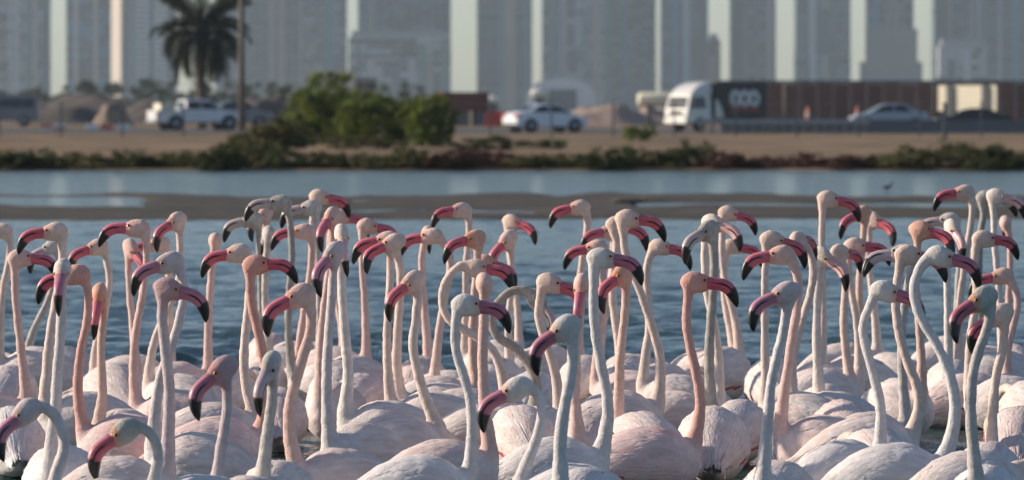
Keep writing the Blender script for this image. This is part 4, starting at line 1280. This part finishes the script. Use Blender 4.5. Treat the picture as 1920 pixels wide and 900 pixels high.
 ((1660,546),353,20,[(1630,575),(1618,612),(1623,650),(1637,700),(1649,750),(1652,795)],(1646,838),40,'w','flamingo with bowed head, pale pink bill ending at a shaded blue-grey neck'),
 ((1764,481),356,14,[(1731,494),(1716,525),(1714,555),(1726,595),(1753,640),(1778,695),(1790,750),(1788,800)],(1766,842),5,'w','large shaded blue-grey flamingo with a question-mark neck and full back'),
 ((1728,431),332,20,[(1721,460),(1717,515),(1720,570),(1724,620),(1728,675)],(1726,728),300,'o','orange-cheeked flamingo with bill turned away from a pale-faced one'),
 ((1780,413),172,12,[(1795,432),(1800,470),(1797,530),(1795,590)],(1795,660),190,'j','grey-white young flamingo behind a pale face'),
 ((1785,428),297,38,[(1778,456),(1776,510),(1777,570),(1778,630)],(1778,690),260,'h','pale-faced flamingo looking out with pink-streaked bill'),
 ((1808,361),190,10,[(1823,388),(1819,430),(1812,470),(1806,515),(1800,565),(1798,610)],(1802,665),170,'c','tall flamingo with scarlet bill pointing left over the mudflat'),
 ((1850,371),358,14,[(1844,400),(1838,440),(1836,490),(1836,550)],(1838,640),30,'g','grey-necked young flamingo behind the glossy-billed head'),
 ((1869,368),340,14,[(1863,398),(1864,440),(1868,490),(1873,545),(1876,600)],(1878,662),10,'h','flamingo with sunlit white bill top high above its neighbours'),
 ((1885,418),90,10,[(1893,445),(1894,490),(1892,540),(1890,590)],(1890,650),95,'p','flamingo turned away with pinkish crown and straight thin neck'),
 ((1845,448),1,6,[(1829,472),(1827,505),(1831,545),(1827,590),(1820,640)],(1822,712),170,'c','flamingo with crimson bill cut by the frame, cream head'),
 ((1879,518),184,14,[(1901,537),(1908,565),(1901,605),(1890,650)],(1884,706),10,'p','flamingo with pink face whose bill passes behind a cream neck'),
 ((1843,560),201,30,[(1856,592),(1849,620),(1836,655),(1824,705),(1820,765),(1823,820)],(1832,880),255,'t','slate-grey headed flamingo with dark hooked bill and ribbed grey neck'),
 ((1875,590),196,28,[(1884,616),(1880,655),(1868,705),(1861,765)],(1860,838),80,'c','flamingo with dark red bill tucked behind the slate-grey head'),
]
# birds whose heads are hidden by their neighbours: the photograph shows only the trunk, necks are lowered behind others
FOLDED = [
 ((1120,648),(1113,676),75,'c','rump of a flamingo showing red under-feathers beyond the necks'),
 ((1200,660),(1196,684),70,'c','white-tailed flamingo at the water edge of the flock'),
 ((450,660),(452,694),70,'c','round-backed flamingo with cream rump left of the orange-crowned bird'),
 ((1905,690),(1903,722),110,'c','flamingo with pink-fringed tail at the frame edge'),
 ((20,640),(14,664),150,'c','white-backed flamingo body at the rear beside the frame edge'),
 ((1290,672),(1286,690),40,'c','grey-streaked flamingo back beyond the salmon-pink one'),
 ((1908,838),(1908,866),20,'c','flamingo back with streaked feathers at the lower frame corner'),
]
FOLDED += [
 ((0,0),(34,697),80,'c','low white back wedged behind the right-facing flamingo at the frame edge'),
 ((0,0),(14,775),100,'w','pale back just above the low arched violet-billed flamingo'),
 ((0,0),(516,742),95,'p','rosy back with drooping plumes behind the pale grey bare-faced bird'),
 ((0,0),(702,716),70,'p','pinkish back at the foot of the one thin pink neck'),
 ((0,0),(955,772),105,'c','white back with red covert fringe beside the arching shaded bluish neck'),
 ((0,0),(1402,756),75,'c','white back between the rump of the grey-necked bird and a mauve-billed one'),
 ((0,0),(1562,762),100,'p','rosy back behind the bird with full shaded blue-grey back'),
 ((0,0),(1606,812),110,'c','cream back close behind the large shaded blue-grey flamingo'),
 ((0,0),(1910,776),85,'p','pinkish back behind the cream neck at the frame edge'),
 ((0,0),(640,700),85,'c','white back seen between straight necks above the plump chest'),
 ((0,0),(1010,700),80,'w','shaded bluish white back beyond the serpent-like neck'),
 ((0,0),(1440,690),95,'c','cream back at the rear behind the sinuous neck'),
]
SPECS = []
for rec in BIRDS:
    (hx, hy), yaw, pitch, npts, (bx_, by_), byaw, pal, label = rec
    s = (by_ - HY) / 1.19
    D = F / s
    SPECS.append(dict(hx=hx, hy=hy, yaw=yaw, pitch=pitch, npts=npts, bx=bx_, D=D, D0=D, byaw=byaw, pal=pal, label=label))
for (hx, hy), (bx_, by_), byaw, pal, label in FOLDED:
    s = (by_ - HY) / 1.19
    SPECS.append(dict(hx=hx, hy=hy, yaw=byaw, pitch=20, npts=None, bx=bx_, D=F / s, D0=F / s, byaw=byaw, pal=pal, label=label))

# keep trunks from running into each other: nudge each bird nearer or farther along its own sight line
def trunk_c(sp, D):
    a = math.radians(sp['byaw'])
    x = (sp['bx'] - 960) * D / F
    return [(x - math.cos(a) * k, D - math.sin(a) * k) for k in (0.06, 0.19, 0.33, 0.44)]


RR = (0.105, 0.135, 0.12, 0.07)
for it in range(160):
    move = np.zeros(len(SPECS))
    cs = [trunk_c(sp, sp['D']) for sp in SPECS]
    for i in range(len(SPECS)):
        for j in range(i + 1, len(SPECS)):
            if abs(cs[i][1][0] - cs[j][1][0]) > 0.9 or abs(cs[i][1][1] - cs[j][1][1]) > 0.9:
                continue
            pen = 0; sg = 0
            for p, ra in zip(cs[i], RR):
                for q, rb in zip(cs[j], RR):
                    d = math.hypot(p[0]-q[0], p[1]-q[1]); o = ra + rb - 0.015 - d
                    if o > pen:
                        pen = o; sg = 1 if p[1] - q[1] > 0 else -1
            if pen > 0:
                # the bird that stands behind in the photograph stays behind
                sg = 1 if SPECS[i]['D'] > SPECS[j]['D'] else -1
                move[i] += sg * min(pen, .06) * .5; move[j] -= sg * min(pen, .06) * .5
    if not move.any():
        break
    for sp, mv in zip(SPECS, move):
        sp['D'] = min(max(sp['D'] + mv, sp['D0'] * 0.93), sp['D0'] * 1.09)

sources = []
for k, sp in enumerate(SPECS):
    D = sp['D']; r = np.random.default_rng(100 + k)
    sp['sc'] = 1.10 if 'rump towards us' in sp['label'] else r.uniform(.90, 1.0); sp['hs'] = r.uniform(1.08, 1.15)
    ya = math.radians(sp['byaw'])
    base = P(sp['bx'], HY + 1.19 * F / D, D)
    A = np.array([0.205, 0, 0.205]) * sp['sc']
    origin = Vector((base.x - math.cos(ya) * A[0], base.y - math.sin(ya) * A[0], -0.06 if 'rump towards us' in sp['label'] else -0.028))
    sp['origin'] = origin
    rz = np.array(Matrix.Rotation(ya, 3, 'Z'))
    Bm = np.eye(4); Bm[:3, :3] = rz
    sp['B'] = Bm
    loc = lambda p: rz @ (np.array(p) * sp['sc'])
    inner = [loc((0.205, 0, 0.205)), loc((0.168, 0, 0.152)), loc((0.10, 0, 0.125))]
    if sp['npts'] is None:      # feeding: neck lowered in front, bill in the water
        sk = loc((0.47, 0.0, 0.05))
        mid = [loc((0.45, 0.0, 0.10)), loc((0.40, 0.0, 0.17)), loc((0.33, 0.0, 0.225)), loc((0.26, 0.0, 0.23))]
        sp['pitch'] = 70
    else:
        sk = np.array(P(sp['hx'], sp['hy'], D) - origin)
        sc_p = F / D
        mid = []
        for (x, y) in sp['npts']:
            yy = y
            mid.append(np.array(P(x, yy, D) - origin))
    R = np.array(Matrix.Rotation(math.radians(sp['yaw'] + r.uniform(-6, 6)), 3, 'Z') @ Matrix.Rotation(math.radians(sp['pitch'] + r.uniform(-5, 5)), 3, 'Y') @ Matrix.Rotation(math.radians(r.normal(0, 6)), 3, 'X'))
    sp['R'] = R; sp['skull'] = sk
    nape = sk + R @ np.array([-0.024, 0, -0.006])
    pts = [sk + R @ np.array([0.0, 0, -0.002]), nape] + mid + inner
    path = catmull(pts, 90)
    dd = np.concatenate([[0], np.cumsum(np.linalg.norm(np.diff(path, axis=0), axis=1))])
    ia = int(np.argmin(np.linalg.norm(path - inner[0], axis=1))); LA = dd[ia]
    v = dd / LA
    rad = nlerp([0, .06, .14, .5, .78, .92, 1.0, 1.0 + .065/LA, 1.0 + .14/LA], [.024, .0235, .0195, .0205, .0235, .029, .042, .075, .098], v)
    thick = r.uniform(.87, 1.0); rad = rad * (1 + .03 * np.sin(dd * r.uniform(38, 60) + r.uniform(0, 6)) * r.random(1) + .010 * np.sin(dd * 131 + r.uniform(0, 6)))
    sp['path'] = path; sp['rad'] = rad * thick; sp['v'] = v; sp['LA'] = LA
    me = bird_source(sp)
    o = bpy.data.objects.new('flamingo_source', me); COL.objects.link(o)
    m1 = o.modifiers.new('fuse', 'REMESH'); m1.mode = 'VOXEL'; m1.voxel_size = 0.0072 if D < 25 else 0.0085
    m2 = o.modifiers.new('relax', 'SMOOTH'); m2.factor = 0.5; m2.iterations = 7
    sources.append(o)
dg = bpy.context.evaluated_depsgraph_get()
skins = [bpy.data.meshes.new_from_object(o.evaluated_get(dg)) for o in sources]
for o in sources:
    me = o.data; bpy.data.objects.remove(o); bpy.data.meshes.remove(me)

for k, (sp, me) in enumerate(zip(SPECS, skins)):
    r = np.random.default_rng(500 + k)
    me.name = 'body'
    nv = len(me.vertices)
    co = np.empty(nv * 3, dtype=np.float32); me.vertices.foreach_get('co', co); co = co.reshape(-1, 3)
    nrm = np.empty(nv * 3, dtype=np.float32); me.vertex_normals.foreach_get('vector', nrm); nrm = nrm.reshape(-1, 3)
    n1 = VNoise(2000 + k); ruff = n1.fbm(co[:, 0] * 45 + co[:, 1] * 38, co[:, 2] * 45 + co[:, 1] * 20, 2)
    co = co + nrm * (ruff * .0024)[:, None].astype(np.float32)
    me.vertices.foreach_set('co', co.ravel()); me.update()
    neck, head, trunk, bill, face = [np.array(c) * np.array([1, 1, 1]) for c in PAL[sp['pal']]]
    jit = r.uniform(.94, 1.05); tint = r.normal(0, .025)
    neck = np.clip(neck * jit * np.array([1, 1 + tint, 1 + tint * 1.3]), 0, .92); trunk = trunk * r.uniform(.96, 1.02)
    d2 = ((co[:, None, :] - sp['path'][None, ::2]) ** 2).sum(-1)
    idx = d2.argmin(1) * 2; dist = np.sqrt(d2.min(1)); v = sp['v'][idx]
    wn_ = (1 - smooth(0.93, 1.0 + .05 / sp['LA'], v)) * (1 - smooth(0.03, 0.06, dist))
    C = trunk[None] * (1 - wn_[:, None]) + neck[None] * wn_[:, None]
    hl = (co - sp['skull']) @ sp['R'] / sp['hs']
    wh = 1 - smooth(0.045, 0.095, np.linalg.norm(hl, axis=1))
    C = C * (1 - wh[:, None]) + head[None] * wh[:, None]
    ed = np.sqrt((hl[:, 0] - .030) ** 2 + (hl[:, 2] - .010) ** 2 + ((np.abs(hl[:, 1]) - .02)) ** 2)
    wf = np.maximum((1 - smooth(.006, .020, ed)) * .9, smooth(.008, .044, hl[:, 0] + .35 * hl[:, 2]) * wh * .8)
    C = C * (1 - wf[:, None]) + face[None] * wf[:, None]
    vn = VNoise(900 + k)
    mott = vn.fbm(co[:, 0] * 18 + co[:, 1] * 11, co[:, 2] * 18, 3)
    C = C * (1 + .10 * mott[:, None])
    if sp['pal'] in 'gj':
        sm = vn.fbm(co[:, 0] * 90 + co[:, 1] * 60, co[:, 2] * 45, 2)
        C = C * (1 - np.clip(.45 * (sm + .1), 0, .45)[:, None] * np.maximum(wn_, wh)[:, None])
    set_col(me, np.clip(C, .01, .95))
    me.polygons.foreach_set('use_smooth', np.ones(len(me.polygons), dtype=bool))
    me.materials.clear(); me.materials.append(M_skin)
    root = thing('flamingo', sp['label'], 'flamingo', sp['origin'], 0, GROUP)
    link('body', me, None, root)
    Hm = Matrix.Translation(Vector(sp['skull'])) @ Matrix([list(x) for x in sp['R']]).to_4x4() @ Matrix.Scale(sp['hs'], 4)
    for kind in ('upper', 'lower'):
        key = (kind, sp['pal'])
        if key not in BILLS:
            BILLS[key] = make_bill(kind, PAL[sp['pal']][3])
        link(kind + '_mandible', BILLS[key], None, root, mtx=Hm)
    dark = sp['pal'] in 'gj'
    for sg in (1, -1):
        link('eye', EYE[dark], None, root, mtx=Hm @ Matrix.Translation((.030, sg * .0205, .011)) @ (Matrix.Identity(4) if sg > 0 else Matrix.Rotation(math.pi, 4, 'Z')))
    tb = Matrix.Rotation(math.radians(sp['byaw']), 4, 'Z') @ Matrix.Scale(sp['sc'], 4)
    wkey = sp['pal'] if sp['pal'] in 'spwt' else 'c'
    var = k % 3
    for sg in (1, -1):
        key = (wkey, var, sg)
        if key not in WINGS:
            tr = {'s': ((.86, .69, .66), (.82, .48, .46)), 'p': ((.85, .73, .69), (.82, .52, .48)), 'g': ((.74, .68, .62), (.55, .48, .42)),
                  'w': ((.83, .80, .79), (.80, .67, .66)), 't': ((.84, .84, .84), (.80, .72, .70)), 'c': ((.86, .78, .74), (.84, .60, .55))}[wkey]
            WINGS[key] = make_wing(40 + var * 7 + (sg > 0) + 100 * len(WINGS), sg, *tr)
        link('wing', WINGS[key], None, root, mtx=tb)
    for sg in (1, -1):
        link('leg', LEG, None, root, mtx=tb @ Matrix.Translation((-.01 * sg, .045 * sg, 0)))
